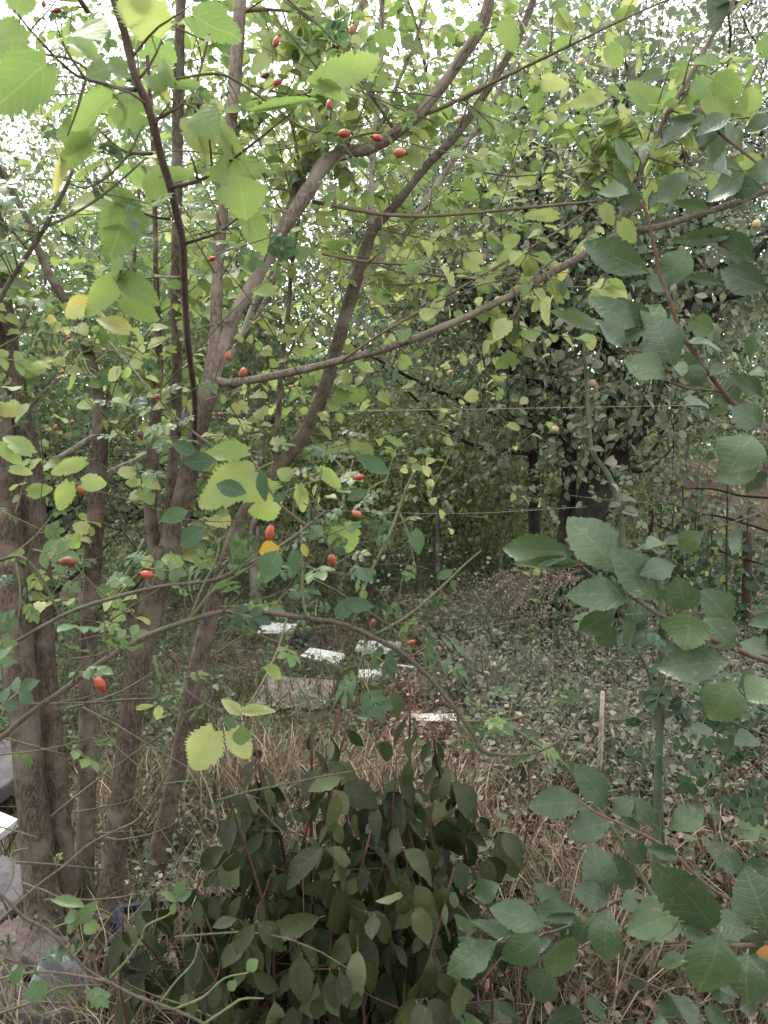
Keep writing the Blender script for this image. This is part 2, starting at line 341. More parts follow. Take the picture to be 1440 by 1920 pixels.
# ------------------------------------------------------------------ leaf templates
def leaf_tpl(outline, nseg, teeth=0, tooth=0.03, fold=0.18, droop=0.22, wave=0.02, petiole=0.0, seed=0, lobes=None):
    """outline(t) -> half width at t in 0..1 for a blade of length 1"""
    r = np.random.default_rng(seed); V = []; UV = []; F = []
    def add(x, y, u, w):
        z = fold * abs(y) - droop * x * x + wave * math.sin(7 * x + 5 * y + seed)
        V.append((x + petiole, y, z)); UV.append((u, w)); return len(V) - 1
    ts = np.linspace(0, 1, nseg + 1)
    mids = [add(t, 0, t, 0) for t in ts]
    for s in (1, -1):
        def edge(t, dy=0.0):
            h = outline(t) * (1 + 0.06 * r.standard_normal()) + dy
            if lobes is not None: h *= lobes(t, s)
            back = 0.10 * max(0, 1 - t * 5) if outline(0) > 0.1 else 0
            return add(t - back, s * max(h, 0), t, s * max(h, 0))
        e = [edge(t) if 0 < t < 1 or outline(t) > 0.03 else None for t in ts]
        for i in range(nseg):
            loop = [mids[i]]
            if e[i] is not None: loop.append(e[i])
            for q in range(teeth):
                a = ts[i] + (ts[i + 1] - ts[i]) * (q + 0.62) / (teeth + 0.25); loop.append(edge(min(a, .995), tooth))
                b_ = ts[i] + (ts[i + 1] - ts[i]) * (q + 0.80) / (teeth + 0.25); loop.append(edge(min(b_, .995), -tooth * 0.4))
            if e[i + 1] is not None: loop.append(e[i + 1])
            loop.append(mids[i + 1])
            if len(loop) >= 3: F.append(tuple(loop[::-1]) if s > 0 else tuple(loop))
    if petiole > 0:
        w = 0.013; b = len(V)
        for x, z in ((0, 0.0), (petiole * .5, 0.03), (petiole, 0.0)):
            for y, dz in ((-w, 0), (w, 0), (0, -w * 1.6)):
                V.append((x, y, z + dz)); UV.append((-0.5, y))
        for i in range(2):
            q = b + i * 3
            F += [(q, q + 1, q + 4, q + 3), (q + 1, q + 2, q + 5, q + 4), (q + 2, q, q + 3, q + 5)]
    return Tpl(V, F, UV)

ov = lambda w, pk=0.38: (lambda t: w * (math.sin(math.pi * min(1, max(0, t)) ** (math.log(0.5) / math.log(pk))) ** 0.85) if 0 < t < 1 else 0.0)
def heart(w):
    def f(t):
        if t <= 0: return w * 0.35
        if t >= 1: return 0
        return w * (1 - abs((t - 0.3) / 0.7) ** 2.1) ** 0.8 if t > 0.3 else w * (0.35 + 0.65 * math.sin(t / 0.3 * math.pi / 2))
    return f
def lobe_fn(deep, side):
    def f(t, s):
        if side and s != side: return 1.0
        return 1 - deep * math.exp(-((t - 0.42) / 0.07) ** 2)
    return f
T = {}
T['mul'] = [leaf_tpl(heart(0.42), 7, 2, 0.040, 0.18, 0.30, 0.035, 0.30, 1),
            leaf_tpl(heart(0.45), 7, 2, 0.042, 0.10, 0.20, 0.05, 0.25, 2, lobe_fn(0.5, 1)),
            leaf_tpl(heart(0.37), 7, 2, 0.036, 0.42, 0.40, 0.03, 0.35, 3),
            leaf_tpl(heart(0.44), 7, 2, 0.042, 0.14, 0.22, 0.05, 0.28, 4, lobe_fn(0.55, 0))]
T['mul_lo'] = leaf_tpl(heart(0.42), 4, 1, 0.04, 0.2, 0.28, 0.03, 0.0, 5)
T['cherry'] = [leaf_tpl(ov(0.31, 0.5), 7, 2, 0.010, 0.20, 0.20, 0.045, 0.12, 11),
               leaf_tpl(ov(0.33, 0.56), 7, 2, 0.010, 0.38, 0.36, 0.05, 0.10, 12),
               leaf_tpl(ov(0.28, 0.48), 7, 2, 0.010, 0.60, 0.14, 0.05, 0.12, 13),
               leaf_tpl(ov(0.32, 0.42), 7, 2, 0.010, 0.30, 0.05, 0.06, 0.10, 14),
               leaf_tpl(ov(0.30, 0.55), 7, 2, 0.012, 0.12, 0.50, 0.05, 0.12, 15)]
T['cherry_lo'] = leaf_tpl(ov(0.31, 0.5), 4, 0, 0, 0.2, 0.2, 0.02, 0.08, 14)
T['spin'] = [leaf_tpl(ov(0.27, 0.42), 6, 1, 0.004, 0.62, 0.35, 0.06, 0.08, 24), leaf_tpl(ov(0.31, 0.5), 6, 1, 0.004, 0.2, 0.7, 0.07, 0.08, 25),
            leaf_tpl(ov(0.30, 0.45), 6, 1, 0.003, 0.22, 0.30, 0.03, 0.08, 21),
             leaf_tpl(ov(0.33, 0.47), 6, 1, 0.003, 0.12, 0.42, 0.04, 0.08, 22),
             leaf_tpl(ov(0.25, 0.42), 6, 1, 0.003, 0.35, 0.22, 0.03, 0.08, 23)]
T['oval'] = leaf_tpl(ov(0.33, 0.45), 3, 0, 0, 0.25, 0.25, 0.02, 0.0, 31)
T['tiny'] = leaf_tpl(ov(0.30, 0.45), 2, 0, 0, 0.25, 0.25, 0.0, 0.0, 32)
T['round'] = leaf_tpl(ov(0.42, 0.45), 3, 0, 0, 0.1, 0.15, 0.03, 0.0, 33)
T['lance'] = leaf_tpl(ov(0.13, 0.4), 2, 0, 0, 0.3, 0.3, 0.0, 0.0, 34)
T['litter'] = leaf_tpl(ov(0.36, 0.45), 2, 0, 0, 0.5, 0.4, 0.06, 0.0, 35)
bw = 0.011
T['blade'] = Tpl([(0, -bw, 0), (0, bw, 0), (.4, -bw, .03), (.4, bw, .03), (.72, -bw * .8, .12), (.72, bw * .8, .12), (.90, -bw * .5, .27), (.90, bw * .5, .27), (.96, 0, .42)],
                 [(0, 1, 3, 2), (2, 3, 5, 4), (4, 5, 7, 6), (6, 7, 8)], [(0, 0), (0, 0), (.4, 0), (.4, 0), (.7, 0), (.7, 0), (.9, 0), (.9, 0), (1, 0)])
sw = 0.006
T['stick'] = Tpl([(0, -sw, 0), (0, sw, 0), (0, 0, sw * 1.6), (1, -sw * .5, 0), (1, sw * .5, 0), (1, 0, sw)], [(0, 1, 4, 3), (1, 2, 5, 4), (2, 0, 3, 5)], [(0, 0)] * 6)
def compound(n_pairs, seed, leaflet):
    """a pinnate leaf: rachis and leaflets, length 1"""
    V, F, UV = [], [], []; r = np.random.default_rng(seed); w = 0.012
    V += [(0, -w, 0), (0, w, 0), (0.62, -w * .6, 0.03), (0.62, w * .6, 0.03)]; UV += [(-.5, 0)] * 4; F += [(0, 2, 3, 1)]
    items = [(0.62, 0, 0.40)]
    for i in range(n_pairs):
        x = 0.26 + 0.33 * i / max(1, n_pairs - 1) if n_pairs > 1 else 0.42
        items += [(x, 1, 0.36), (x, -1, 0.36)]
    for x, s, ln in items:
        a = s * R(62 + 8 * r.standard_normal()); ca, sa = math.cos(a), math.sin(a); ln *= r.uniform(0.85, 1.1); b = len(V); tw = r.uniform(-.3, .3)
        for (lx, ly, lz), uv in zip(leaflet.v, leaflet.uv):
            X, Y, Z = lx * ln, ly * ln, lz * ln + tw * ly * ln
            V.append((x + X * ca - Y * sa, X * sa + Y * ca, Z + 0.02)); UV.append(tuple(uv))
        F += [tuple(int(i) + b for i in f) for f in leaflet.f]
    return Tpl(V, F, UV)
lf_hi = leaf_tpl(ov(0.32, 0.5), 3, 1, 0.02, 0.22, 0.22, 0.02, 0.0, 41)
T['rose'] = [compound(2, 1, lf_hi), compound(3, 2, lf_hi), compound(2, 3, lf_hi)]
T['rose_lo'] = compound(2, 4, T['tiny'])
T['leaflet'] = [leaf_tpl(ov(0.32, 0.5), 6, 2, 0.012, 0.2, 0.2, 0.02, 0.06, 42), leaf_tpl(ov(0.30, 0.45), 6, 2, 0.012, 0.35, 0.15, 0.02, 0.06, 43)]
_mc = {}
def tpl_mesh(key, i, mat, name):
    k = (key, i, mat.name, name)
    if k not in _mc: _mc[k] = T[key][i].mesh(name, mat)
    return _mc[k]

# ------------------------------------------------------------------ plants
class Plant:
    def __init__(s, name, label, cat, loc, leafkey=None, lokey=None, leafmat=None, twigmat=None, barkmat=None, group=None):
        s.o = thing(name, label, cat, loc, group); s.loc = np.array(loc, float)
        s.key, s.lo, s.lm, s.tm, s.bm = leafkey, lokey, leafmat, twigmat, barkmat
        s.P, s.D, s.N, s.S, s.W, s.T = [], [], [], [], [], []
        s.tw = []; s.fixed = []
    def limb(s, path, name='branch', sides=10, rough=0.035, mat=None, k=4):
        return tube_obj(name, path, mat or s.bm, s.o, sides, k, rough, s.loc)
    def px_limb(s, rows, d0=None, name='branch', wk=0.88, **kw):
        """rows: px, py, depth, width in px of the photograph"""
        path = px_path(rows); path[:, 3] *= wk; s.limb(path, name, **kw); return path
    def leaf(s, p, d, n, size, w=1.0, tone=0.5):
        s.P.append(p); s.D.append(d); s.N.append(n); s.S.append(size); s.W.append(w); s.T.append(tone)
    def leaf_px(s, bx, by, tx, ty, w, d, tone=0.5, var=None, tilt=0.35, mat=None, wr=0.8, key=None):
        key = key or s.key
        dd = rng.uniform(-0.25, 0.25) * tilt
        a = at(bx, by, d); L0 = np.linalg.norm(at(tx, ty, d) - a); b = at(tx, ty, d + dd * L0 * 2.0)
        view = unit(np.array([0, 0, CAM_H]) - a); n = unit(view + np.array([0, 0, 0.25]) + tilt * rng.standard_normal(3) * 0.5)
        Lw = np.linalg.norm(b - a); i = int(rng.integers(len(T[key]))) if var is None else var
        s.fixed.append((key, i, a, b - a, n, Lw, (w / FPX * d) / Lw / wr, tone, mat or s.lm))
    def twig(s, start, direction, L, n_leaf, size, tone=(0.3, 0.75), r0=0.0028, curve=0.25, droop=0.35, face=0.7, opposite=False, leaf_from=0.15):
        k = 6; p = [np.array(start, float)]; d = unit(np.array(direction, float)); bend = rng.standard_normal(3) * curve + np.array([0, 0, curve * 0.3])
        for i in range(k): 
            d = unit(d + bend / k + rng.standard_normal(3) * 0.06); p.append(p[-1] + d * L / k)
        p = np.array(p); rad = np.linspace(r0, r0 * 0.35, k + 1)
        s.tw.append(np.hstack([p, rad[:, None]]))
        for j in range(n_leaf):
            t = leaf_from + (1 - leaf_from) * (j + 0.6 * rng.random()) / max(1, n_leaf - 0.4); t = min(t, 0.995)
            q = t * k; i = int(q); f = q - i; pos = p[i] * (1 - f) + p[i + 1] * f; tan = unit(p[i + 1] - p[i])
            side = unit(np.cross(tan, np.array([0, 0.25, 1.0])))
            for sg in ((1, -1) if opposite else ((1,) if (j % 2) else (-1,))):
                ld = unit(tan * 0.5 + side * sg * rng.uniform(0.5, 1.0) + np.array([0, 0, -1.0]) * droop * rng.uniform(0.4, 1.5) + rng.standard_normal(3) * 0.2)
                nn = unit(np.array([0, 0, 1.0]) * rng.uniform(0.3, 1.0) + np.array([0, -1.0, 0]) * face * rng.uniform(0.2, 1.3) + rng.standard_normal(3) * 0.35)
                s.leaf(pos, ld, nn, size * rng.uniform(0.6, 1.2), rng.uniform(0.85, 1.1), np.clip(rng.normal((tone[0] + tone[1]) / 2, (tone[1] - tone[0]) / 2.4), 0, 0.86))
    def twigs_on(s, path, n, t0, t1, L, n_leaf, size, up=0.3, **kw):
        p = np.asarray(path)[:, :3]
        for _ in range(n):
            t = rng.uniform(t0, t1) * (len(p) - 1); i = min(int(t), len(p) - 2); f = t - i
            q = p[i] * (1 - f) + p[i + 1] * f; tan = unit(p[i + 1] - p[i]); lat = unit(np.cross(tan, rng.standard_normal(3)))
            s.twig(q, tan * 0.45 + lat * 0.9 + np.array([0, 0, up]), rng.uniform(*L), n_leaf if isinstance(n_leaf, int) else int(rng.integers(*n_leaf)), size, **kw)
    def finish(s, nmax=300, keep_clear=None, leafname='leaf', twigname='twig', twig_max=150):
        # explicit leaves first, then the largest of the rest as parts
        for key, i, a, d, n, Lw, w, tone, mat in s.fixed:
            pet = s_pet(T[key][i]); put_leaf(s, key, i, a - unit(d) * Lw * pet, d, n, Lw, w, tone, leafname, mat)
        P = np.array(s.P)
        if len(P):
            D, N, S, W, TT = map(np.array, (s.D, s.N, s.S, s.W, s.T))
            if keep_clear:
                fx, fy, fdp = project(P + unit(D) * S[:, None] * .7); hit = np.zeros(len(P), bool)
                for path in keep_clear:
                    lx, ly, ld = project(smooth_path(path, 8)[:, :3]); dd = np.hypot(fx[:, None] - lx[None], fy[:, None] - ly[None]); j = dd.argmin(1)
                    hit |= (dd[np.arange(len(P)), j] < 15 + S / fdp * FPX * .28) & (fdp < ld[j] + .03)
                kk = ~(hit & (rng.random(len(P)) < .85)); P, D, N, S, W, TT = P[kk], D[kk], N[kk], S[kk], W[kk], TT[kk]
            x, y, d = project(P); inside = (x > -40) & (x < 1480) & (y > -40) & (y < 1960) & (P[:, 1] > 0.2)
            score = S / d * np.where(inside, 1, 0.01); px = S / d * FPX
            order = np.argsort(-score); n_part = min(max(0, nmax - len(s.fixed)), int(((px >= 10) & inside).sum()))
            for k in order[:n_part]:
                put_leaf(s, s.key, int(rng.integers(len(T[s.key]))), P[k], D[k], N[k], S[k], W[k], TT[k], leafname, s.lm)
            r = order[n_part:]
            if len(r):
                o = scatter_mesh(leafname, T[s.lo], P[r], D[r], N[r], S[r], W[r], TT[r], s.lm, s.o, True, s.loc); o['kind'] = 'stuff'
        if s.tw:
            mids = np.array([t[3, :3] for t in s.tw]); x, y, d = project(mids)
            ins = (x > -60) & (x < 1500) & (y > -60) & (y < 1980); order = np.argsort(-(np.array([t[0, 3] for t in s.tw]) / d * np.where(ins, 1, .01)))
            m = min(twig_max, int(ins.sum()))
            for k in order[:m]: 
                V, F = tube_geo(s.tw[k], 5); mesh_obj(twigname, V, F, s.tm, s.o, s.loc)
            rest = [s.tw[k] for k in order[m:]]
            if rest: o = tubes_joined(twigname, rest, s.tm, s.o, 3, s.loc); o['kind'] = 'stuff'
def s_pet(t): return float(t.v[:, 0].max() - 1.0) if t.v[:, 0].max() > 1.0 else 0.0
def px_path(rows):
    out = []; d = None
    for r in rows:
        if len(r) == 4: px, py, d, w = r
        else: px, py, w = r
        out.append((px, py, d, w))
    # depth given on some rows only: spread it evenly between them
    idx = [i for i, r in enumerate(rows) if len(r) == 4]; ds = np.interp(range(len(rows)), idx, [rows[i][2] for i in idx])
    return np.array([[*at(o[0], o[1], dd), o[3] / 2 / FPX * dd] for o, dd in zip(out, ds)])
def put_leaf(s, key, i, p, d, n, size, w, tone, name, mat):
    X, Y, Z = frames(np.array([d], float), np.array([n], float)); X, Y, Z = X[0], Y[0], Z[0]
    o = bpy.data.objects.new(name, tpl_mesh(key, i, mat, name)); p = np.asarray(p) - s.loc
    o.matrix_local = Matrix(((X[0] * size, Y[0] * size * w, Z[0] * size, p[0]), (X[1] * size, Y[1] * size * w, Z[1] * size, p[1]), (X[2] * size, Y[2] * size * w, Z[2] * size, p[2]), (0, 0, 0, 1)))
    o.color = (float(tone), 0, 0, 1); col.objects.link(o); o.parent = s.o
    o.matrix_parent_inverse = Matrix.Identity(4)
    return o

# ================================================================== SETTING
def gz(x, y):
    return 0.04 * np.sin(x * 1.3 + 0.6) * np.cos(y * 0.9) + 0.02 * np.sin(x * 4.1 + y * 3.3) - 0.02
g1 = np.linspace(0, 8, 81); g2 = np.geomspace(8.3, 320, 34)
gx = np.concatenate([-g2[::-1], -g1[::-1][:-1], g1, g2]); gy = np.concatenate([-np.geomspace(3, 320, 24)[::-1], np.linspace(-2.5, 16, 170), np.geomspace(16.5, 400, 30)])
XX, YY = np.meshgrid(gx, gy); ZZ = gz(XX, YY) * np.clip(1.5 - np.hypot(XX, YY) / 40, 0, 1) + 0.012 * rng.standard_normal(XX.shape) * (np.hypot(XX, YY) < 15)
nx, ny = len(gx), len(gy); GV = np.stack([XX, YY, ZZ], -1).reshape(-1, 3)
ii = np.arange(ny - 1)[:, None] * nx + np.arange(nx - 1)[None, :]
GF = np.stack([ii, ii + 1, ii + nx + 1, ii + nx], -1).reshape(-1, 4)
g = mesh_obj('ground', GV, GF.tolist(), M['soil']); tag(g, 'bare reddish brown soil of the overgrown garden under leaf litter', 'ground', kind='structure')

# ------------------------------------------------------------------ background trees
def bg_tree(name, label, cat, x, y, h, r, z0, n_clump, per, leaf, lm, key='oval', hi=None, trunk_r=0.09, clump_r=0.34, nlimb=26, bark='dark_bark', tone=(0.25, 0.8), group=None, lean=(0, 0), paths=None, center=None, ry=None, twig=True, nmax=0, flat=0.6):
    base = np.array([x, y, float(gz(x, y))])
    p = Plant(name, label, cat, base, hi, key, M[lm], M[bark], M[bark], group)
    c = np.array(center) if center is not None else np.array([x + lean[0], y + lean[1], (h + z0) / 2])
    if paths is None:
        main = [np.array([x, y, -0.05, trunk_r])]
        for t in (0.12, 0.25, 0.4, 0.55, 0.7, 0.85, 0.97):
            main.append(np.array([x + lean[0] * t + 0.12 * rng.standard_normal() * t, y + lean[1] * t + 0.12 * rng.standard_normal() * t, h * t, trunk_r * (1 - t * 0.88)]))
        paths = [np.array(main)]
    for i, q in enumerate(paths): p.limb(q, 'trunk', 8, 0.03)
    allp = np.vstack([smooth_path(q, 3) for q in paths]); ok = allp[:, 2] > z0 * 0.55; allp = allp[ok] if ok.any() else allp
    rad = np.array([r, ry or r, (h - z0) / 2]); cl = []
    while len(cl) < n_clump:
        v = rng.standard_normal((200, 3)); v = unit(v) * (rng.random((200, 1)) ** 0.42)
        lump = 0.80 + 0.25 * np.sin(v[:, 0] * 5 + x * 3) * np.cos(v[:, 2] * 6 + y) + 0.12 * rng.standard_normal(200)
        cl += list(c + v * rad * lump[:, None])
    cl = np.array(cl[:n_clump]); cl = cl[cl[:, 2] > 0.1]
    tips = cl[rng.permutation(len(cl))[:nlimb]]
    for q in tips:
        dd = np.linalg.norm(allp[:, :3] - (q - np.array([0, 0, 0.5 * np.linalg.norm(rad) * 0.4])), axis=1); a = allp[np.argmin(dd)]
        midp = (a[:3] + q) / 2 + rng.standard_normal(3) * 0.12; r0 = min(a[3] * 0.6, 0.028)
        p.limb(np.array([[*a[:3], r0], [*midp, r0 * 0.6], [*q, r0 * 0.25]]), 'branch', 5, 0, k=3)
    fine = []
    if twig:
        for q in cl[:int(len(cl) * 0.6)]:
            j = tips[np.argmin(np.linalg.norm(tips - q, axis=1))]; e = q + rng.standard_normal(3) * 0.2
            fine.append(np.array([[*j, 0.006], [*((j + q) / 2 + rng.standard_normal(3) * 0.06), 0.005], [*q, 0.003], [*e, 0.002]]))
        o = tubes_joined('twig', fine, M[bark], p.o, 3, base); o['kind'] = 'stuff'
    n = len(cl) * per
    cc = np.repeat(cl, per, axis=0); off = rng.standard_normal((n, 3)) * clump_r * np.array([1, 1, flat])
    P = cc + off; out = unit(P - c)
    D = unit(out * 0.5 + rng.standard_normal((n, 3)) * 0.7 + np.array([0, 0, -0.45])); Nn = unit(out * 0.35 + np.array([0, -0.25, 0.8]) + rng.standard_normal((n, 3)) * 0.45)
    S = leaf * rng.uniform(0.55, 1.25, n); ct = np.repeat(rng.uniform(-0.12, 0.12, len(cl)), per)
    TT = np.clip(rng.normal((tone[0] + tone[1]) / 2, (tone[1] - tone[0]) / 2.3, n) + ct, 0, 0.97) * 1.0
    yl = rng.random(n) < 0.015; TT[yl] = 1.0
    keep = P[:, 2] > 0.05; P, D, Nn, S, TT = P[keep], D[keep], Nn[keep], S[keep], TT[keep]
    p.P, p.D, p.N, p.S, p.W, p.T = list(P), list(D), list(Nn), list(S), [1.0] * len(P), list(TT)
    if nmax: p.finish(nmax)
    else:
        o = scatter_mesh('foliage', T[key], P, D, Nn, S, 1.0, TT, M[lm], p.o, False, base); o['kind'] = 'stuff'
    return p
T['oval_hi'] = [leaf_tpl(ov(0.34, 0.45), 4, 0, 0, 0.2, 0.22, 0.02, 0.1, 51), leaf_tpl(ov(0.38, 0.45), 4, 0, 0, 0.1, 0.3, 0.03, 0.1, 52)]

# the quince tree right of the path
Q1 = px_path([(1078, 1250, 5.75, 86), (1075, 1120, 70), (1085, 1020, 62), (1110, 940, 60), (1140, 860, 5.7, 60), (1155, 810, 46), (1152, 740, 38), (1135, 640, 32), (1120, 500, 26), (1100, 350, 5.9, 20), (1080, 180, 6.0, 12)])
Q2 = px_path([(1120, 910, 5.7, 46), (1160, 850, 44), (1200, 795, 5.6, 40), (1238, 730, 34), (1272, 640, 28), (1300, 520, 5.4, 22), (1330, 380, 17), (1360, 200, 5.2, 10)])
Q3 = px_path([(1066, 1200, 5.8, 40), (1058, 1080, 32), (1062, 980, 30), (1067, 900, 28), (1067, 820, 26), (1058, 700, 22), (1035, 590, 5.9, 18), (1000, 450, 16), (985, 300, 14), (978, 120, 6.2, 9)])
Q4 = px_path([(1010, 1160, 6.6, 26), (1002, 1000, 22), (1000, 850, 22), (990, 700, 18), (960, 560, 14), (930, 400, 6.5, 10)])
q = bg_tree('quince_tree', 'dark stemmed quince tree with small round fruit to the right of the path', 'tree', Q1[0][0], Q1[0][1], 5.6, 2.5, 0.95, 640, 46, 0.062, 'quince_leaf', 'oval', 'oval_hi', 0.1, 0.25, 60, paths=[Q1, Q2, Q3, Q4], center=(1.55, 5.9, 3.15), ry=1.45, nmax=300)
for _ in range(150):
    a_ = at(rng.uniform(560, 1230), rng.uniform(470, 960), rng.uniform(4.8, 6.4)); q.tw = []
    if a_[2] < 1.2 and 760 < project(a_)[0][0] < 900: continue
    q.twig(a_, rng.standard_normal(3) * .7 + (0, -.2, .1), rng.uniform(.2, .5), 12, .06, tone=(.55, 1.0)); t_ = q.tw[0]
    k1 = len(q.P) - 12; o_ = scatter_mesh('leafy_shoot', T['oval'], q.P[k1:], q.D[k1:], q.N[k1:], q.S[k1:], 1.0, np.array(q.T[k1:]), M['quince_leaf'], q.o, True, q.loc); o_['kind'] = 'stuff'
    V_, F_ = tube_geo(t_, 4); mesh_obj('twig', V_, F_, M['dark_bark'], q.o, q.loc)
fm = None
for px, py, d in ((990, 240, 4.9), (1000, 194, 4.9), (1280, 279, 4.6), (1418, 420, 4.5), (965, 750, 4.7), (1040, 805, 4.7), (700, 573, 4.8), (1090, 117, 4.8), (1378, 112, 4.4), (1110, 720, 4.7), (740, 428, 4.8), (845, 700, 4.9), (905, 483, 4.7), (1215, 250, 4.9), (860, 225, 4.8), (1000, 560, 4.9)):
    c = at(px, py, d) ; rr = rng.uniform(0.019, 0.028)
    if fm is None:
        V, F = [], []; nu, nv_ = 10, 8
        for j in range(nv_ + 1):
            th = math.pi * j / nv_
            for i in range(nu):
                ph = 2 * math.pi * i / nu; rad = math.sin(th) * (1 + 0.07 * math.sin(3 * ph)) ; z = math.cos(th) * (1.05 if th < 1.5 else 0.95) - (0.2 if j == 0 else 0)
                V.append((rad * math.cos(ph), rad * math.sin(ph), z))
        for j in range(nv_):
            for i in range(nu): F.append((j * nu + i, (j + 1) * nu + i, (j + 1) * nu + (i + 1) % nu, j * nu + (i + 1) % nu))
        o = mesh_obj('quince_fruit', V, F, M['quince'], q.o); fm = o.data
    else: o = link(bpy.data.objects.new('quince_fruit', fm), q.o)
    o.location = tuple(c - q.loc); o.scale = (rr, rr, rr * rng.uniform(0.9, 1.15)); o.rotation_euler = tuple(rng.uniform(-.5, .5, 3))

TG = 'trees closing off the back of the garden'
bg_tree('plum_tree', 'small leaved green tree at the left behind the mulberry stems', 'tree', -3.0, 5.6, 4.5, 1.85, 0.8, 300, 42, 0.054, 'plum_leaf', 'oval', 'oval_hi', 0.07, 0.24, 36, 'grey_bark', group=None, nmax=300)
bg_tree('young_tree', 'thin grey stemmed tree left of the path, seen between the mulberry stems', 'tree', -1.25, 7.2, 5.2, 1.9, 1.0, 320, 40, 0.056, 'plum_leaf', 'oval', None, 0.06, 0.26, 34, 'grey_bark')
bg_tree('dark_shrub', 'dark broad shrub low at the left behind the mulberry clump', 'shrub', -3.0, 6.6, 2.3, 1.5, 0.1, 130, 34, 0.06, 'far_leaf', 'oval', None, 0.04, 0.22, 18, tone=(0.1, 0.6))
bg_tree('dark_shrub', 'dark green shrub at the left edge of the path end', 'shrub', -0.5, 9.2, 3.4, 1.2, 0.25, 150, 34, 0.06, 'far_leaf', 'tiny', None, 0.04, 0.24, 18, tone=(0.05, 0.6))
bg_tree('leafy_sapling', 'light green sapling standing right in the gap at the path end', 'tree', 0.62, 8.3, 2.9, 0.75, 0.75, 95, 30, 0.07, 'plum_leaf', 'tiny', None, 0.03, 0.2, 14, 'grey_bark', tone=(0.5, 0.95))
for x, y, h, r, t_, lab in ((1.35, 8.5, 3.2, .85, (.4, .95), 'leafy shrub right behind the quince trunk'), (-.42, 7.9, 2.6, .7, (.3, .85), 'leafy shrub on the left edge of the path, before the dark shrub'), (2.3, 7.7, 2.6, .75, (.2, .7), 'leafy shrub between the quince trunk and the wire fence'), (.45, 10.0, 3.6, 1.0, (.35, .9), 'bright leafy shrub straight ahead at the path end'), (-1.7, 8.8, 2.8, 1.1, (.4, .9), 'leafy shrub behind the white boards')):
    bg_tree('leafy_shrub', lab, 'shrub', x, y, h, r, .15, 120, 32, .068, 'plum_leaf', 'tiny', None, .025, .2, 14, 'grey_bark', tone=(t_[0] + .15, min(1.05, t_[1] + .15)), group='leafy shrubs round the end of the path')
bg_tree('dark_tree', 'dark dense tree closing the view behind the path end', 'tree', 0.7, 11.8, 8.8, 2.9, 0.1, 620, 46, 0.075, 'far_leaf', 'tiny', None, 0.12, 0.34, 26, tone=(0.25, 0.95))
bg_tree('tall_tree', 'tall loose tree behind the left half of the garden', 'tree', -3.2, 10.4, 8.4, 2.8, 0.4, 520, 44, 0.075, 'plum_leaf', 'tiny', None, 0.12, 0.36, 30, 'grey_bark', tone=(0.3, 0.85))
bg_tree('tall_tree', 'tall tree behind the quince tree on the right', 'tree', 3.4, 11.4, 9.4, 3.2, 1.6, 640, 44, 0.08, 'quince_leaf', 'tiny', None, 0.14, 0.38, 30, tone=(0.1, 0.7))
bg_tree('edge_tree', 'green tree beyond the wire fence at the right edge', 'tree', 4.6, 8.2, 7.8, 2.5, 2.0, 520, 46, 0.062, 'quince_leaf', 'tiny', None, 0.09, 0.3, 26, tone=(0.15, 0.75))
bg_tree('edge_tree', 'green tree at the far left edge behind the plum tree', 'tree', -6.2, 8.6, 6.2, 2.4, 0.3, 300, 34, 0.08, 'far_leaf', 'tiny', None, 0.1, 0.32, 26, tone=(0.25, 0.85))
bg_tree('shrub', 'bushy shrub on the bank behind the wire fence', 'shrub', 6.0, 12.6, 3.6, 1.6, 1.2, 110, 32, 0.07, 'plum_leaf', 'tiny', None, 0.04, 0.26, 16, tone=(0.3, 0.9))
for i, (x, y, h, r, lab) in enumerate(((-9.5, 15, 7.2, 3.1, 'far tree at the left end of the back row'), (-5.0, 16.5, 7.6, 3.1, 'far tree behind the tall loose tree on the left'), (-0.6, 16.0, 6.6, 2.9, 'far tree directly beyond the dark tree at the path end'), (3.8, 17.5, 7.6, 3.2, 'far tree beyond the tall tree on the right'), (8.6, 15.2, 7.4, 3.1, 'far tree at the right end of the back row'))):
    bg_tree('far_tree', lab, 'tree', x, y, h, r, 0.3, 190, 28, 0.13, 'far_leaf', 'tiny', None, 0.16, 0.5, 20, tone=(0.15, 0.8), group=TG, twig=False)
# the wood beyond
n = 34000; ang = rng.uniform(-0.95, 0.95, n); rr = rng.uniform(18, 25, n); zz = rng.random(n) ** 1.4 * (5.5 + 1.6 * np.sin(ang * 17) + 0.8 * np.sin(ang * 41))
P = np.stack([np.sin(ang) * rr, np.cos(ang) * rr, zz], 1)
for i, (x, y, h, r, lab) in enumerate(((-2.3, 12.6, 2.6, 1.5, 'hedge like shrub behind the tall loose tree'), (-0.6, 13.2, 2.8, 1.6, 'hedge like shrub just left of the path end'), (2.2, 12.6, 2.8, 1.7, 'hedge like shrub right of the path end behind the quince'), (5.2, 14.6, 3.4, 1.7, 'hedge like shrub at the right behind the fence'), (-5.2, 12.4, 2.8, 1.7, 'hedge like shrub at the far left'), (1.2, 10.3, 1.9, .9, 'low round shrub directly at the path end'), (7.2, 11.6, 2.8, 1.7, 'hedge like shrub at the far right'))):
    bg_tree('garden_shrub', lab, 'shrub', x, y, h, r, -0.3, 90, 30, 0.085, 'far_leaf', 'tiny', None, 0.03, 0.3, 12, tone=(0.05, 0.8), twig=False, group='shrubs along the back of the garden')
bx_, by_ = np.meshgrid(np.linspace(2.6, 10.5, 60), np.linspace(8.6, 15, 44)); bz_ = 1.55 * np.clip((bx_ - 2.9) / 1.6, 0, 1) * np.clip((by_ - 8.8) / 2.4, 0, 1) * np.clip((10.3 - bx_) / 1.5, 0, 1) * np.clip((14.8 - by_) / 1.5, 0, 1) + .05 * rng.standard_normal(bx_.shape) - .12
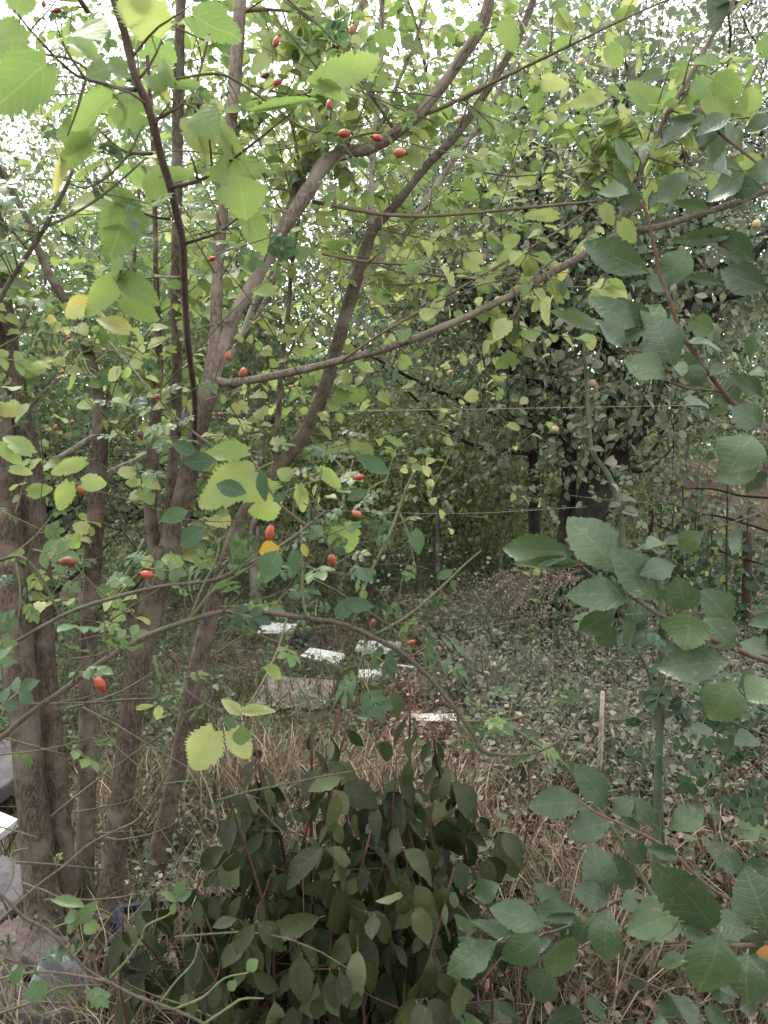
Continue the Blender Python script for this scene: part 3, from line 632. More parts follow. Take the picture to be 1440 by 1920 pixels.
bf_ = [(j * 60 + i, j * 60 + i + 1, (j + 1) * 60 + i + 1, (j + 1) * 60 + i) for j in range(43) for i in range(59)]
tag(mesh_obj('earth_bank', np.stack([bx_, by_, bz_], -1).reshape(-1, 3), bf_, M['soil']), 'reddish brown earth bank beyond the wire fence', 'bank', kind='structure')
k_ = rng.integers(0, bx_.size, 9000); PB = np.stack([bx_.ravel()[k_], by_.ravel()[k_], bz_.ravel()[k_]], 1) + rng.normal(0, .09, (9000, 3)) * [1, 1, .35]; PB[:, 2] += .05
tag(scatter_mesh('bank_litter', T['litter'], PB, rng.standard_normal((9000, 3)), rng.standard_normal((9000, 3)) * .5 + (0, -.3, 1), rng.uniform(.05, .11, 9000), 1, rng.uniform(.2, 1, 9000), M['litter']), 'pale brown dead leaves and stalks lying over the earth bank', 'leaf litter', kind='stuff')
k_ = rng.integers(0, bx_.size, 5000); PB = np.stack([bx_.ravel()[k_], by_.ravel()[k_], bz_.ravel()[k_]], 1) + rng.normal(0, .1, (5000, 3)); PB[:, 2] += .2
tag(scatter_mesh('bank_weeds', T['oval'], PB, rng.standard_normal((5000, 3)), rng.standard_normal((5000, 3)) * .5 + (0, -.5, .8), rng.uniform(.05, .12, 5000), 1, rng.uniform(.5, 1, 5000), M['plum_leaf']), 'yellowish weeds growing over the earth bank', 'weeds', kind='stuff')
# unseen trees added behind the camera, blocking sky light to darken the foreground
bg_tree('added_shade_tree', 'unseen broad leafy tree added behind the camera at the left to shade the foreground', 'tree', -2.2, -2.9, 4.3, 2.1, 0.5, 230, 26, 0.13, 'far_leaf', 'tiny', None, 0.1, 0.4, 18, tone=(0.0, 0.4), twig=False)
bg_tree('added_shade_tree', 'unseen broad leafy tree added behind the camera at the right to shade the foreground', 'tree', 2.4, -2.6, 4.3, 2.1, 0.5, 230, 26, 0.13, 'far_leaf', 'tiny', None, 0.1, 0.4, 18, tone=(0.0, 0.4), twig=False)
o = scatter_mesh('distant_wood', T['tiny'], P, rng.standard_normal((n, 3)), rng.standard_normal((n, 3)) * .5 + (0, -.5, .6), 0.42, 1.0, rng.uniform(0, .8, n), M['far_leaf'])
tag(o, 'distant wood filling the horizon behind all the garden trees', 'wood', kind='stuff')

# ================================================================== MULBERRY CLUMP (left)
mul = Plant('mulberry_tree', 'many stemmed mulberry with brown trunks and light green toothed leaves at the left', 'tree', (*gnd(130, 1800)[:2], 0), 'mul', 'mul_lo', M['mulberry_leaf'], M['mulberry_twig'], M['mulberry_bark'])
A1 = mul.px_limb([(92, 1830, 2.2, 96), (75, 1650, 2.25, 72), (55, 1450, 62), (36, 1250, 60), (25, 1100, 54), (12, 950, 52), (0, 800, 2.35, 46), (-20, 600, 40), (-50, 300, 2.5, 30), (-60, 0, 2.6, 22)], name='trunk', sides=14)
A2 = mul.px_limb([(132, 1810, 2.32, 62), (113, 1600, 2.35, 54), (98, 1400, 50), (84, 1250, 46), (76, 1130, 2.4, 48), (66, 1010, 56), (52, 900, 62), (38, 800, 52), (20, 700, 48), (5, 580, 42), (-12, 400, 2.5, 34), (-20, 200, 26), (-10, -100, 2.6, 18)], name='trunk', sides=14)
A3 = mul.px_limb([(150, 1790, 2.45, 44), (160, 1600, 38), (164, 1400, 36), (166, 1200, 34), (175, 1050, 2.5, 36), (181, 930, 36), (188, 800, 30), (176, 700, 24), (150, 620, 21), (120, 560, 19), (85, 500, 2.6, 17), (45, 400, 14), (0, 320, 12), (-60, 200, 2.7, 10)], name='trunk', sides=12)
A3b = mul.px_limb([(186, 820, 2.5, 16), (205, 740, 14), (232, 680, 12), (246, 590, 2.7, 10), (252, 480, 8), (262, 340, 2.8, 6)])
A4 = mul.px_limb([(193, 1830, 2.2, 70), (210, 1650, 2.25, 54), (228, 1500, 48), (246, 1350, 48), (268, 1200, 50), (297, 1090, 50), (327, 1000, 45), (350, 900, 2.3, 39), (373, 800, 40), (398, 710, 2.3, 42)], name='trunk', sides=14)
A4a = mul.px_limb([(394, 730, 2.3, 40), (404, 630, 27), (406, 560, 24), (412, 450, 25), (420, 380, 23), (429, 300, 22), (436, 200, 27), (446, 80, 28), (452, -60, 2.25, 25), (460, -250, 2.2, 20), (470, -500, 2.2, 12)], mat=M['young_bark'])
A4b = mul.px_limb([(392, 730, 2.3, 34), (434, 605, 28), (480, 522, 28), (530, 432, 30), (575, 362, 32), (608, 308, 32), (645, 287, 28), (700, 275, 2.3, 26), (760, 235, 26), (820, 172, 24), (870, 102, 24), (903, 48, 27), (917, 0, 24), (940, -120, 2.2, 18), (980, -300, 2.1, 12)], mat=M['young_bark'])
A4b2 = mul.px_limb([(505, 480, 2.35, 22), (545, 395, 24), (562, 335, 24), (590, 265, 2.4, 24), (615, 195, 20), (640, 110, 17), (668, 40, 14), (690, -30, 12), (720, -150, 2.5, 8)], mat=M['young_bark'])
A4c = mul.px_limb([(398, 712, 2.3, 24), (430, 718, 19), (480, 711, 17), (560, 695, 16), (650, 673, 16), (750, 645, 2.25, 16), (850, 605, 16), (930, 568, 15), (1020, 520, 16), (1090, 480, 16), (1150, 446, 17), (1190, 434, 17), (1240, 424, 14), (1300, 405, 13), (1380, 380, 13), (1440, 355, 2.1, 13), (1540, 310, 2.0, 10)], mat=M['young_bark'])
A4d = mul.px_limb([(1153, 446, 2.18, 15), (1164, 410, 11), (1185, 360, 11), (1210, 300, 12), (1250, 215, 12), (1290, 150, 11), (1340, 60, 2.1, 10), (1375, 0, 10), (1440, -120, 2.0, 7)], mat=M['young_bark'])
A5 = mul.px_limb([(300, 1080, 2.32, 30), (283, 980, 27), (285, 880, 26), (292, 780, 24), (298, 700, 19), (296, 600, 13), (292, 500, 11), (290, 380, 2.35, 10), (285, 250, 9), (276, 100, 8), (265, -20, 2.3, 7)])
A5b = mul.px_limb([(312, 1050, 2.42, 26), (322, 900, 24), (330, 780, 23), (332, 680, 20), (329, 560, 21), (331, 420, 22), (333, 250, 2.5, 23), (336, 100, 22), (339, 0, 19), (345, -150, 2.5, 14)])
A6 = mul.px_limb([(178, 925, 2.5, 18), (205, 888, 15), (260, 862, 14), (310, 826, 2.7, 14), (352, 768, 14), (420, 680, 13), (480, 600, 2.9, 12), (520, 505, 10), (545, 400, 3.0, 7)], mat=M['grey_bark'])
A6b = mul.px_limb([(110, 858, 2.5, 9), (150, 835, 13), (190, 808, 13), (225, 785, 2.6, 11), (262, 700, 9)], mat=M['grey_bark'])
A7 = mul.px_limb([(362, 860, 2.3, 12), (366, 780, 2.0, 12), (362, 720, 1.85, 13), (352, 640, 1.65, 14), (346, 540, 1.52, 15), (343, 462, 1.45, 16), (331, 400, 1.4, 16), (318, 345, 1.36, 17), (301, 292, 16), (288, 235, 1.3, 17), (269, 180, 16), (252, 140, 1.25, 17), (236, 70, 18), (214, 0, 1.2, 17), (185, -90, 1.2, 14), (140, -220, 1.15, 9)], mat=M['near_twig'])
near = []
for rows in ([(318, 352, 1.36, 9), (350, 345, 8), (385, 333, 7), (430, 303, 1.3, 6), (490, 257, 5), (550, 208, 1.25, 3)],
             [(286, 288, 1.33, 8), (262, 288, 7), (232, 283, 6), (205, 262, 1.3, 5), (182, 240, 3)],
             [(254, 168, 1.27, 11), (225, 166, 9), (195, 157, 8), (150, 145, 1.15, 7), (112, 115, 1.05, 6), (60, 60, .95, 5), (20, 10, .9, 4)],
             [(290, 226, 1.3, 8), (310, 215, 7), (332, 203, 6), (348, 188, 1.28, 6)],
             [(345, 457, 1.45, 8), (375, 448, 7), (410, 435, 6), (455, 402, 1.4, 3)],
             [(320, 410, 1.42, 7), (295, 408, 6), (265, 398, 1.4, 5), (250, 385, 3)],
             [(210, 85, 2.0, 11), (172, 32, 11), (140, -15, 1.9, 11), (90, -90, 1.9, 9)]):
    near.append(mul.px_limb(rows, mat=M['near_twig'], sides=7))
H = []
for rows in ([(586, 378, 2.35, 9), (650, 390, 9), (720, 402, 8), (800, 405, 2.25, 7), (900, 398, 7), (1000, 388, 6), (1080, 381, 6), (1135, 375, 2.1, 4)],
             [(536, 465, 2.35, 7), (600, 475, 6), (680, 490, 6), (780, 498, 2.3, 5), (870, 515, 4)],
             [(785, 220, 2.3, 8), (850, 192, 9), (930, 152, 8), (1000, 118, 7), (1080, 80, 2.1, 6), (1160, 40, 5), (1270, -8, 2.0, 4)],
             [(642, 675, 2.25, 6), (720, 622, 6), (820, 565, 6), (920, 507, 2.2, 6), (1040, 437, 5), (1128, 376, 2.1, 4)],
             [(580, 372, 2.35, 9), (560, 300, 7), (548, 240, 6), (530, 160, 2.5, 5)],
             [(700, 275, 2.3, 9), (735, 180, 8), (775, 90, 7), (800, 0, 2.4, 7)],
             [(740, 245, 2.3, 8), (690, 170, 6), (640, 100, 2.2, 5), (590, 45, 4), (530, 0, 2.1, 3)],
             [(335, 250, 2.5, 9), (370, 150, 7), (395, 50, 6), (410, -60, 2.5, 5)],
             [(470, 160, 2.3, 5), (560, 178, 4), (620, 150, 2.2, 3)],
             [(446, 22, 2.28, 9), (500, 18, 7), (560, 22, 5), (610, 26, 2.2, 4)],
             [(1060, 470, 2.15, 5), (1000, 520, 4), (960, 600, 2.1, 3)],
             [(740, 508, 2.2, 5), (850, 519, 4), (1010, 535, 2.2, 4), (1140, 540, 2.2, 3)],
             [(1215, 295, 2.1, 6), (1290, 310, 2.1, 4), (1350, 240, 3)],
             [(1180, 355, 2.1, 6), (1120, 300, 2.1, 4), (1090, 220, 3)]):
    H.append(mul.px_limb(rows, mat=M['mulberry_twig'], sides=6))
# twigs with leaves
LT = (0.2, 0.9)
for path, n, t0, t1 in ((A1, 6, .6, 1), (A2, 10, .45, 1), (A3, 14, .45, 1), (A3b, 8, .2, 1), (A4, 6, .2, .9), (A4a, 18, .1, 1), (A4b, 26, .15, 1), (A4b2, 18, .1, 1), (A4c, 5, .3, 1), (A4d, 22, .1, 1), (A5, 14, .1, 1), (A5b, 20, .1, 1), (A6, 12, .3, 1), (A6b, 5, .3, 1)):
    mul.twigs_on(path, n, t0, t1, (0.12, 0.42), (5, 11), 0.056, up=0.15, tone=LT)
for i, path in enumerate(H): mul.twigs_on(path, 7, .12, 1, (0.05, 0.22), (3, 6), 0.064, up=0.1, tone=LT)
for path in near: mul.twigs_on(path, 2, .3, 1, (0.03, 0.10), (1, 3), 0.085, up=0.1, tone=(0.3, 0.7))
mul.twigs_on(A7, 8, .55, 1, (0.05, 0.15), (1, 4), 0.08, up=0.1, tone=(0.3, 0.7))
for q_ in range(210):     # crown above the camera's view and across the top of the picture
    a = at(rng.uniform(-100, 1500) if q_ < 60 else rng.triangular(-100, 600, 1150), rng.uniform(-520, -60) if q_ < 60 else rng.uniform(-60, 420), rng.uniform(2.2, 3.2) if q_ < 60 else rng.uniform(2.65, 3.6)); mul.twig(a, rng.standard_normal(3) * .6 + (0, 0, .3), rng.uniform(.2, .5), int(rng.integers(6, 12)), 0.056, tone=LT, r0=0.0022)
for _ in range(24):      # leaves among the lower stems at the left
    a = at(rng.uniform(-40, 420), rng.uniform(620, 1220), rng.uniform(1.8, 2.6)); mul.twig(a, rng.standard_normal(3) * .6 + (0, 0, .3), rng.uniform(.12, .3), int(rng.integers(3, 6)), 0.05, tone=(0.45, 0.85), r0=0.002)
BL = [  # base, tip, width, depth, tone of the big leaves one can tell apart
 (243,385,203,478,84,1.36,.35,0),(255,383,180,348,38,1.36,.5,2),(178,238,100,252,62,1.28,.45,0),(168,260,108,318,52,1.27,.55,2),(242,240,245,160,80,1.33,.45,3),(118,300,103,358,24,1.28,.92,2),
 (290,375,302,302,54,1.37,.6,0),(390,283,342,208,56,1.32,.8,0),(450,298,370,192,46,1.30,.65,2),(440,300,462,400,112,1.30,.6,3),(330,160,286,100,34,1.28,.45,2),(332,163,384,156,28,1.28,.5,2),(310,165,262,138,34,1.29,.5,0),
 (50,78,-45,66,76,.9,.5,0),(88,120,-25,205,100,.8,.35,0),(180,112,112,52,42,1.0,.5,2),(30,20,50,-50,60,.9,.5,0),(310,330,362,321,30,1.38,.6,0),(464,398,496,470,52,1.38,.6,0),(590,160,724,98,58,1.2,.6,0),(596,158,652,184,34,1.2,.55,2),
 (478,208,598,178,22,1.22,.45,2),(228,520,148,592,50,1.45,.6,0),(226,520,294,562,50,1.45,.35,0),(168,565,118,592,42,1.5,.9,0),(230,560,292,596,46,1.5,.55,0),(242,622,178,588,36,1.5,.92,0),(516,546,468,540,28,2.0,.7,0),
 (463,847,370,846,40,1.32,.55,0),(478,884,360,946,78,1.35,.7,0),(480,905,512,978,76,1.38,.7,3),(635,985,662,1036,66,1.35,.6,0),(600,880,642,916,30,1.35,.65,2),(545,896,520,878,30,1.35,.6,0),(560,910,572,962,30,1.33,.75,2),
 (402,1370,354,1452,72,1.42,.84,0),(432,1370,472,1420,48,1.42,.84,0),(455,1335,512,1328,26,1.4,.84,2),(450,1336,416,1312,26,1.4,.84,2),(300,1325,292,1352,18,1.5,.8,0),(258,1328,285,1322,12,1.5,.8,2),(500,1250,530,1272,26,1.5,.7,2),
 (130,905,108,960,36,1.6,.65,0),(20,880,58,884,22,1.6,.75,0),(0,835,40,868,30,1.6,.6,0),(60,850,0,810,34,1.6,.55,0),(160,865,88,888,30,1.6,.7,0),(155,905,198,905,36,1.6,.75,0),(285,1055,262,1048,26,1.7,.6,0),(340,1060,300,1040,30,1.6,.6,2),
 (945,40,965,90,44,2.0,.6,0),(1140,88,1165,122,36,2.1,.65,0),(1132,180,1070,194,30,2.05,.8,0),(1228,200,1170,150,40,2.0,.55,0),(1200,205,1268,152,30,2.05,.5,2),(1160,240,1125,225,34,2.05,.75,0),(1340,150,1395,178,56,1.9,.4,0),(1370,210,1314,185,50,1.9,.65,0),(1390,180,1430,200,44,1.9,.7,0),(1300,180,1350,135,40,1.95,.4,0),
 (1000,330,970,352,30,2.2,.75,0),(1045,405,985,402,24,2.2,.75,0),(1130,385,1150,420,28,2.1,.75,0),(1165,415,1190,455,32,2.0,.7,0),(1085,440,1070,430,30,2.2,.7,3),(1245,285,1215,265,34,2.0,.6,0),(1275,320,1255,370,30,1.95,.75,0),(1350,320,1330,350,34,1.9,.7,0),(1395,300,1440,330,40,1.9,.7,0),(945,460,978,440,26,2.2,.75,0),(880,505,900,470,40,2.2,.75,3),(1040,560,1068,540,34,2.2,.6,3),(960,470,930,500,24,2.2,.75,0),(830,560,800,598,22,2.2,.85,0)]
for bx, by, tx, ty, w, d, tn, var in BL: mul.leaf_px(bx, by, tx, ty, w, d, tn, var, tilt=0.25, wr=0.86)
for rows in ([(465, 850, 1.33, 5), (490, 890, 5), (520, 940, 1.33, 5), (560, 975, 7), (590, 995, 1.35, 6)], [(600, 885, 1.34, 4), (565, 905, 4), (550, 960, 1.34, 5), (562, 980, 6)], [(405, 1365, 1.42, 3), (435, 1345, 3), (455, 1330, 4), (480, 1300, 1.5, 4), (520, 1220, 1.7, 5), (540, 1150, 2.1, 6)], [(182, 565, 1.5, 3), (230, 530, 4), (290, 520, 1.7, 5), (340, 520, 1.55, 6)]):
    mul.px_limb(rows, mat=M['mulberry_twig'], sides=6)
B_tmp = px_path([(530, 870, 2.8, 30), (565, 820, 29), (595, 765, 28), (618, 700, 28), (640, 620, 28), (660, 550, 28), (685, 470, 3.0, 26), (700, 430, 23), (745, 380, 18), (800, 310, 18), (850, 260, 17), (900, 190, 16), (950, 110, 16), (985, 40, 3.1, 15)])
B_tmp2 = px_path([(655, 575, 3.02, 11), (700, 500, 11), (760, 440, 11), (790, 390, 10), (830, 330, 3.2, 11), (880, 260, 3.3, 10)])
mul.finish(300, twig_max=200, keep_clear=[A4, A4a, A4b, A4c, A4d, A7, H[0], H[2], A5b, B_tmp, B_tmp2])

# the second, leaning mulberry
mb = Plant('mulberry_tree', 'slender mulberry stem leaning right from behind the many stemmed clump', 'tree', (*gnd(285, 1645)[:2], 0), 'mul', 'mul_lo', M['mulberry_leaf'], M['mulberry_twig'], M['mulberry_bark'])
B1 = mb.px_limb([(280, 1680, 2.62, 42), (310, 1540, 2.68, 38), (335, 1430, 40), (362, 1290, 40), (385, 1190, 38), (410, 1100, 36), (445, 1000, 34), (480, 930, 2.8, 32), (530, 870, 30), (565, 820, 29), (595, 765, 28), (618, 700, 28), (640, 620, 28), (660, 550, 28), (685, 470, 3.0, 26), (700, 430, 23), (745, 380, 18), (800, 310, 18), (850, 260, 17), (900, 190, 16), (950, 110, 16), (985, 40, 15), (1012, -40, 3.1, 13), (1060, -200, 3.1, 8)], name='trunk', sides=12)
B2 = mb.px_limb([(655, 575, 3.02, 13), (700, 500, 11), (760, 440, 11), (790, 390, 10), (830, 330, 3.2, 11), (880, 260, 10), (930, 180, 9), (1000, 60, 3.4, 7)], mat=M['grey_bark'])
B3 = mb.px_limb([(697, 440, 3.0, 14), (696, 350, 12), (702, 260, 12), (714, 130, 3.1, 11), (716, 0, 11), (720, -120, 3.1, 8)], mat=M['grey_bark'])
B4 = mb.px_limb([(510, 905, 2.8, 13), (518, 830, 13), (523, 760, 12), (528, 680, 11), (541, 580, 2.9, 10), (547, 500, 8), (562, 400, 2.9, 6)])
B5 = mb.px_limb([(450, 640, 3.2, 10), (480, 560, 9), (535, 470, 3.3, 9)], mat=M['grey_bark'])
for path, n, t0 in ((B1, 46, .35), (B2, 18, .1), (B3, 18, .1), (B4, 12, .1)):
    mb.twigs_on(path, n, t0, 1, (0.15, 0.5), (4, 9), 0.06, up=0.15, tone=(0.35, 0.85))
for _ in range(190):
    a = at(rng.triangular(150, 720, 1150), rng.uniform(-100, 640), rng.uniform(3.1, 4.2)); mb.twig(a, rng.standard_normal(3) * .6 + (0.2, 0, .2), rng.uniform(.2, .5), int(rng.integers(5, 11)), 0.052, tone=(.35, .85), r0=0.0022)
for _ in range(30):
    a = at(rng.uniform(430, 1050), rng.uniform(620, 960), rng.uniform(2.8, 3.6)); mb.twig(a, rng.standard_normal(3) * .6 + (0.2, 0, .2), rng.uniform(.15, .4), int(rng.integers(3, 6)), 0.05, tone=(.5, .9), r0=0.0018)
mb.finish(300, twig_max=150, keep_clear=[B1, B2, B3, A4b, A4c])

# ================================================================== DOG ROSE
rose = Plant('rose_bush', 'wild rose with arching thorny stems and red hips in the left foreground', 'shrub', (-1.15, 1.0, 0), 'rose', 'rose_lo', M['rose_leaf'], M['rose_green'], M['rose_stem'])
RR = []
rose_rows = [
 [(-560, 1960, 1.1, 20), (-300, 1700, 1.1, 18), (-60, 1440, 1.12, 16), (0, 1385, 15), (60, 1335, 15), (130, 1286, 15), (200, 1235, 15), (280, 1190, 1.15, 14), (350, 1165, 13), (420, 1147, 13), (500, 1149, 13), (580, 1160, 14), (640, 1170, 14), (700, 1195, 1.25, 14), (750, 1222, 13), (800, 1265, 12), (850, 1325, 12), (888, 1378, 11), (905, 1408, 11), (950, 1415, 9), (1000, 1412, 8), (1050, 1388, 7), (1085, 1345, 6), (1112, 1305, 1.3, 4)],
 [(-200, 1330, 1.1, 11), (-50, 1250, 10), (110, 1158, 1.15, 10), (200, 1125, 10), (300, 1100, 10), (400, 1088, 10), (450, 1065, 10), (500, 1040, 1.25, 9), (560, 1000, 9), (610, 958, 1.3, 6)],
 [(-300, 1500, 1.15, 9), (-100, 1590, 9), (0, 1675, 1.15, 9), (45, 1720, 9), (90, 1745, 8), (130, 1785, 8), (165, 1820, 8), (200, 1840, 9), (260, 1870, 9), (330, 1895, 8), (400, 1930, 1.2, 8), (470, 1990, 1.2, 7)],
 [(-120, 1860, 1.15, 8), (0, 1835, 7), (75, 1822, 7), (150, 1830, 7), (200, 1840, 1.15, 7)],
 [(-100, 1935, 1.1, 8), (0, 1900, 8), (70, 1875, 7), (110, 1852, 6), (195, 1846, 1.15, 5)],
 [(-150, 1850, 1.25, 9), (0, 1725, 8), (65, 1665, 7), (125, 1620, 7), (165, 1585, 1.3, 7), (210, 1560, 6), (260, 1535, 6), (295, 1480, 6), (322, 1435, 1.35, 5)],
 [(-200, 1000, 1.15, 15), (-80, 720, 14), (0, 560, 1.2, 12), (50, 480, 12), (76, 440, 12), (100, 395, 11), (124, 350, 10), (136, 318, 1.2, 7)],
 [(-100, 700, 1.0, 10), (-30, 500, 9), (-10, 420, 8), (15, 425, 1.2, 7), (50, 467, 6)],
 [(-200, 1150, 1.15, 10), (0, 1050, 1.2, 9), (60, 1060, 8), (110, 1150, 8), (112, 1170, 1.2, 7)],
 [(205, 640, 2.0, 5), (290, 740, 1.8, 6), (350, 800, 1.7, 6), (420, 850, 1.6, 5)],
]
for rows in rose_rows: RR.append(rose.px_limb(rows, 'stem', name='stem', sides=8, wk=.72))
green_rows = [
 [(872, 1352, 1.25, 5), (950, 1350, 5), (1022, 1330, 1.25, 4)],
 [(703, 1190, 1.25, 7), (760, 1158, 7), (820, 1108, 6), (870, 1060, 1.3, 5), (902, 1033, 4)],
 [(355, 1163, 1.17, 6), (380, 1100, 6), (405, 1050, 6), (412, 1008, 1.2, 5)],
 [(358, 1158, 1.17, 7), (400, 1108, 6), (470, 1062, 1.2, 5), (530, 1020, 5)],
 [(575, 1158, 1.2, 8), (568, 1115, 7), (567, 1060, 6), (565, 985, 1.25, 5)],
 [(660, 1175, 1.22, 7), (690, 1085, 7), (727, 1010, 8), (748, 955, 1.25, 7), (762, 915, 6), (776, 885, 5)],
 [(85, 425, 1.2, 7), (130, 405, 7), (180, 375, 7), (230, 335, 6), (275, 295, 1.25, 5)],
 [(130, 344, 1.2, 6), (160, 352, 6), (200, 332, 6), (240, 290, 7), (268, 235, 1.2, 5)],
 [(205, 1835, 1.15, 7), (240, 1798, 7), (264, 1762, 6), (276, 1735, 6), (318, 1714, 5), (330, 1688, 1.15, 4)],
 [(300, 1880, 1.18, 6), (330, 1840, 5), (362, 1805, 5), (372, 1768, 1.2, 4)],
 [(325, 1893, 1.18, 6), (380, 1870, 6), (420, 1835, 5), (466, 1824, 1.2, 4)],
 [(380, 1922, 1.18, 7), (430, 1888, 7), (455, 1873, 6), (495, 1872, 1.2, 4)],
 [(0, 1690, 1.15, 4), (25, 1640, 5), (22, 1600, 5), (55, 1590, 1.2, 3)],
 [(100, 1740, 1.15, 5), (150, 1720, 5), (185, 1705, 5), (215, 1718, 1.2, 4)],
 [(640, 90, 1.3, 5), (590, 40, 6), (540, 0, 1.3, 7), (480, -70, 1.3, 8)],
 [(330, 148, 1.25, 6), (400, 138, 7), (440, 150, 7), (500, 190, 6), (560, 235, 1.3, 6), (600, 245, 5), (612, 200, 4)],
 [(660, 295, 1.3, 5), (645, 265, 6), (690, 250, 7), (718, 245, 1.3, 6), (700, 200, 5), (650, 125, 4)],
 [(300, 1280, 1.15, 7), (290, 1230, 7), (325, 1300, 6), (350, 1345, 1.2, 4)],
 [(270, 1010, 1.4, 5), (240, 1070, 5), (205, 1120, 5), (140, 1060, 1.3, 4)],
 [(75, 100, 1.3, 6), (150, 120, 7), (230, 200, 7), (200, 215, 5), (20, 170, 1.35, 4)],
]
GG = [rose.px_limb(rows, name='side_shoot', sides=7, wk=.75, mat=M['rose_green']) for rows in green_rows]
for path in RR[:1]: rose.twigs_on(path, 13, .1, .95, (0.06, 0.2), (2, 4), 0.072, up=0.3, tone=(0.2, 0.7), r0=0.0016)
for path in RR[1:2] + RR[6:]: rose.twigs_on(path, 6, .1, .95, (0.05, 0.18), (1, 4), 0.066, up=0.3, tone=(0.25, 0.8), r0=0.0015)
for path in RR[2:6]: rose.twigs_on(path, 2, .3, .95, (0.03, 0.1), (1, 2), 0.045, up=0.3, tone=(0.3, 0.7), r0=0.0013)
for path in GG[:8] + GG[14:]: rose.twigs_on(path, 2, .1, 1, (0.03, 0.12), (1, 3), 0.06, up=0.3, tone=(0.25, 0.75), r0=0.0013)
for _ in range(44):     # leafy shoots of the same bush further left and behind
    a = at(rng.uniform(-60, 560), rng.uniform(640, 1220), rng.uniform(1.7, 2.9)); rose.twig(a, rng.standard_normal(3) * .7 + (0.2, 0, .3), rng.uniform(.1, .32), int(rng.integers(2, 6)), 0.07, tone=(.2, .75), r0=0.0016)
for _ in range(26):
    a = at(rng.uniform(0, 700), rng.uniform(0, 600), rng.uniform(1.3, 2.0)); rose.twig(a, rng.standard_normal(3) * .7 + (0.2, 0, .3), rng.uniform(.1, .32), int(rng.integers(2, 5)), 0.065, tone=(.2, .65), r0=0.0016)
for _ in range(18):
    a = at(rng.uniform(560, 900), rng.uniform(860, 1180), rng.uniform(1.2, 1.5)); rose.twig(a, rng.standard_normal(3) * .7 + (0.2, 0, .3), rng.uniform(.05, .16), int(rng.integers(1, 4)), 0.055, tone=(.15, .6), r0=0.0014)
for bx, by, tx, ty, w, d, tn in ((370, 850, 318, 828, 28, 1.1, .2), (405, 862, 342, 868, 34, 1.1, .15), (462, 925, 402, 906, 32, 1.1, .2), (490, 880, 496, 942, 24, 1.1, .25), (522, 1032, 492, 1092, 50, 1.05, .45), (670, 855, 732, 886, 30, 1.1, .3), (780, 990, 786, 1040, 28, 1.15, .4), (550, 1030, 556, 1078, 30, 1.1, .3), (385, 990, 334, 1022, 38, 1.15, .25), (352, 958, 298, 976, 32, 1.2, .45), (525, 1028, 484, 1035, 34, 1.08, .98), (568, 1018, 574, 1045, 14, 1.1, .98), (690, 920, 650, 935, 22, 1.15, .25), (520, 925, 530, 940, 30, 1.15, .2), (630, 1160, 665, 1120, 34, 1.15, .3), (645, 1130, 700, 1138, 30, 1.15, .3), (700, 1090, 670, 1065, 26, 1.15, .35), (455, 1360, 452, 1402, 34, 1.2, .75), (438, 1345, 425, 1362, 30, 1.2, .45), (845, 1090, 855, 1100, 16, 1.3, .4), (820, 1085, 850, 1068, 18, 1.3, .5), (205, 270, 230, 300, 20, 1.2, .3), (428, 1855, 442, 1840, 20, 1.1, .6), (462, 1820, 482, 1800, 22, 1.1, .6), (330, 1680, 345, 1650, 22, 1.1, .55), (330, 1690, 305, 1670, 14, 1.1, .7), (332, 1688, 358, 1672, 18, 1.1, .55), (328, 1692, 322, 1718, 14, 1.1, .85), (160, 1700, 92, 1682, 22, 1.05, .65), (150, 1715, 118, 1722, 24, 1.05, .5), (140, 1735, 178, 1695, 26, 1.05, .55), (140, 1735, 124, 1738, 24, 1.05, .6), (160, 1730, 180, 1748, 28, 1.05, .75), (25, 1845, 40, 1812, 24, 1.0, .5), (60, 1840, 78, 1880, 36, 1.0, .45)):
    rose.leaf_px(bx, by, tx, ty, w, d, tn, None, 0.3, None, 0.62, 'leaflet')
for _ in range(46):     # bare thorny twigs low down among the trunks
    a = at(rng.uniform(-60, 430), rng.uniform(1180, 1930), rng.uniform(1.35, 2.1)); rose.twig(a, rng.standard_normal(3) * (1, .6, .5) + (.3, 0, .1), rng.uniform(.15, .5), 0, .03, r0=0.0026, curve=.5)
for _ in range(90):
    a = at(rng.uniform(-60, 1100), rng.uniform(60, 1250), rng.uniform(1.7, 3.4)); rose.twig(a, rng.standard_normal(3) * (1, .6, .5) + (.3, 0, .1), rng.uniform(.2, .6), 0, .03, r0=0.0022, curve=.35)
bare = rose.tw[-136:]; rose.tw = rose.tw[:-136]
for t_ in bare: V_, F_ = tube_geo(t_, 5); mesh_obj('bare_twig', V_, F_, M['rose_stem'], rose.o, rose.loc)
rose.finish(290, twigname='twig', twig_max=180)
# thorns
tp, td, ts_ = [], [], []
for path in RR:
    sp = smooth_path(path, 6)
    for i in range(2, len(sp) - 1, 3):
        if rng.random() < 0.6:
            tn = unit(sp[i + 1, :3] - sp[i, :3]); lt = unit(np.cross(tn, rng.standard_normal(3))); tp.append(sp[i, :3] + lt * sp[i, 3] * .8); td.append(lt - tn * .5); ts_.append(rng.uniform(0.006, 0.011))
T['thorn'] = Tpl([(0, -.22, 0), (0, .22, 0), (0, 0, .3), (1, 0, -.15)], [(0, 1, 3), (1, 2, 3), (2, 0, 3)], [(0, 0)] * 4)
o = scatter_mesh('thorn', T['thorn'], tp, td, rng.standard_normal((len(tp), 3)), ts_, 1, 0.3, M['rose_stem'], rose.o, False, rose.loc); o['kind'] = 'stuff'
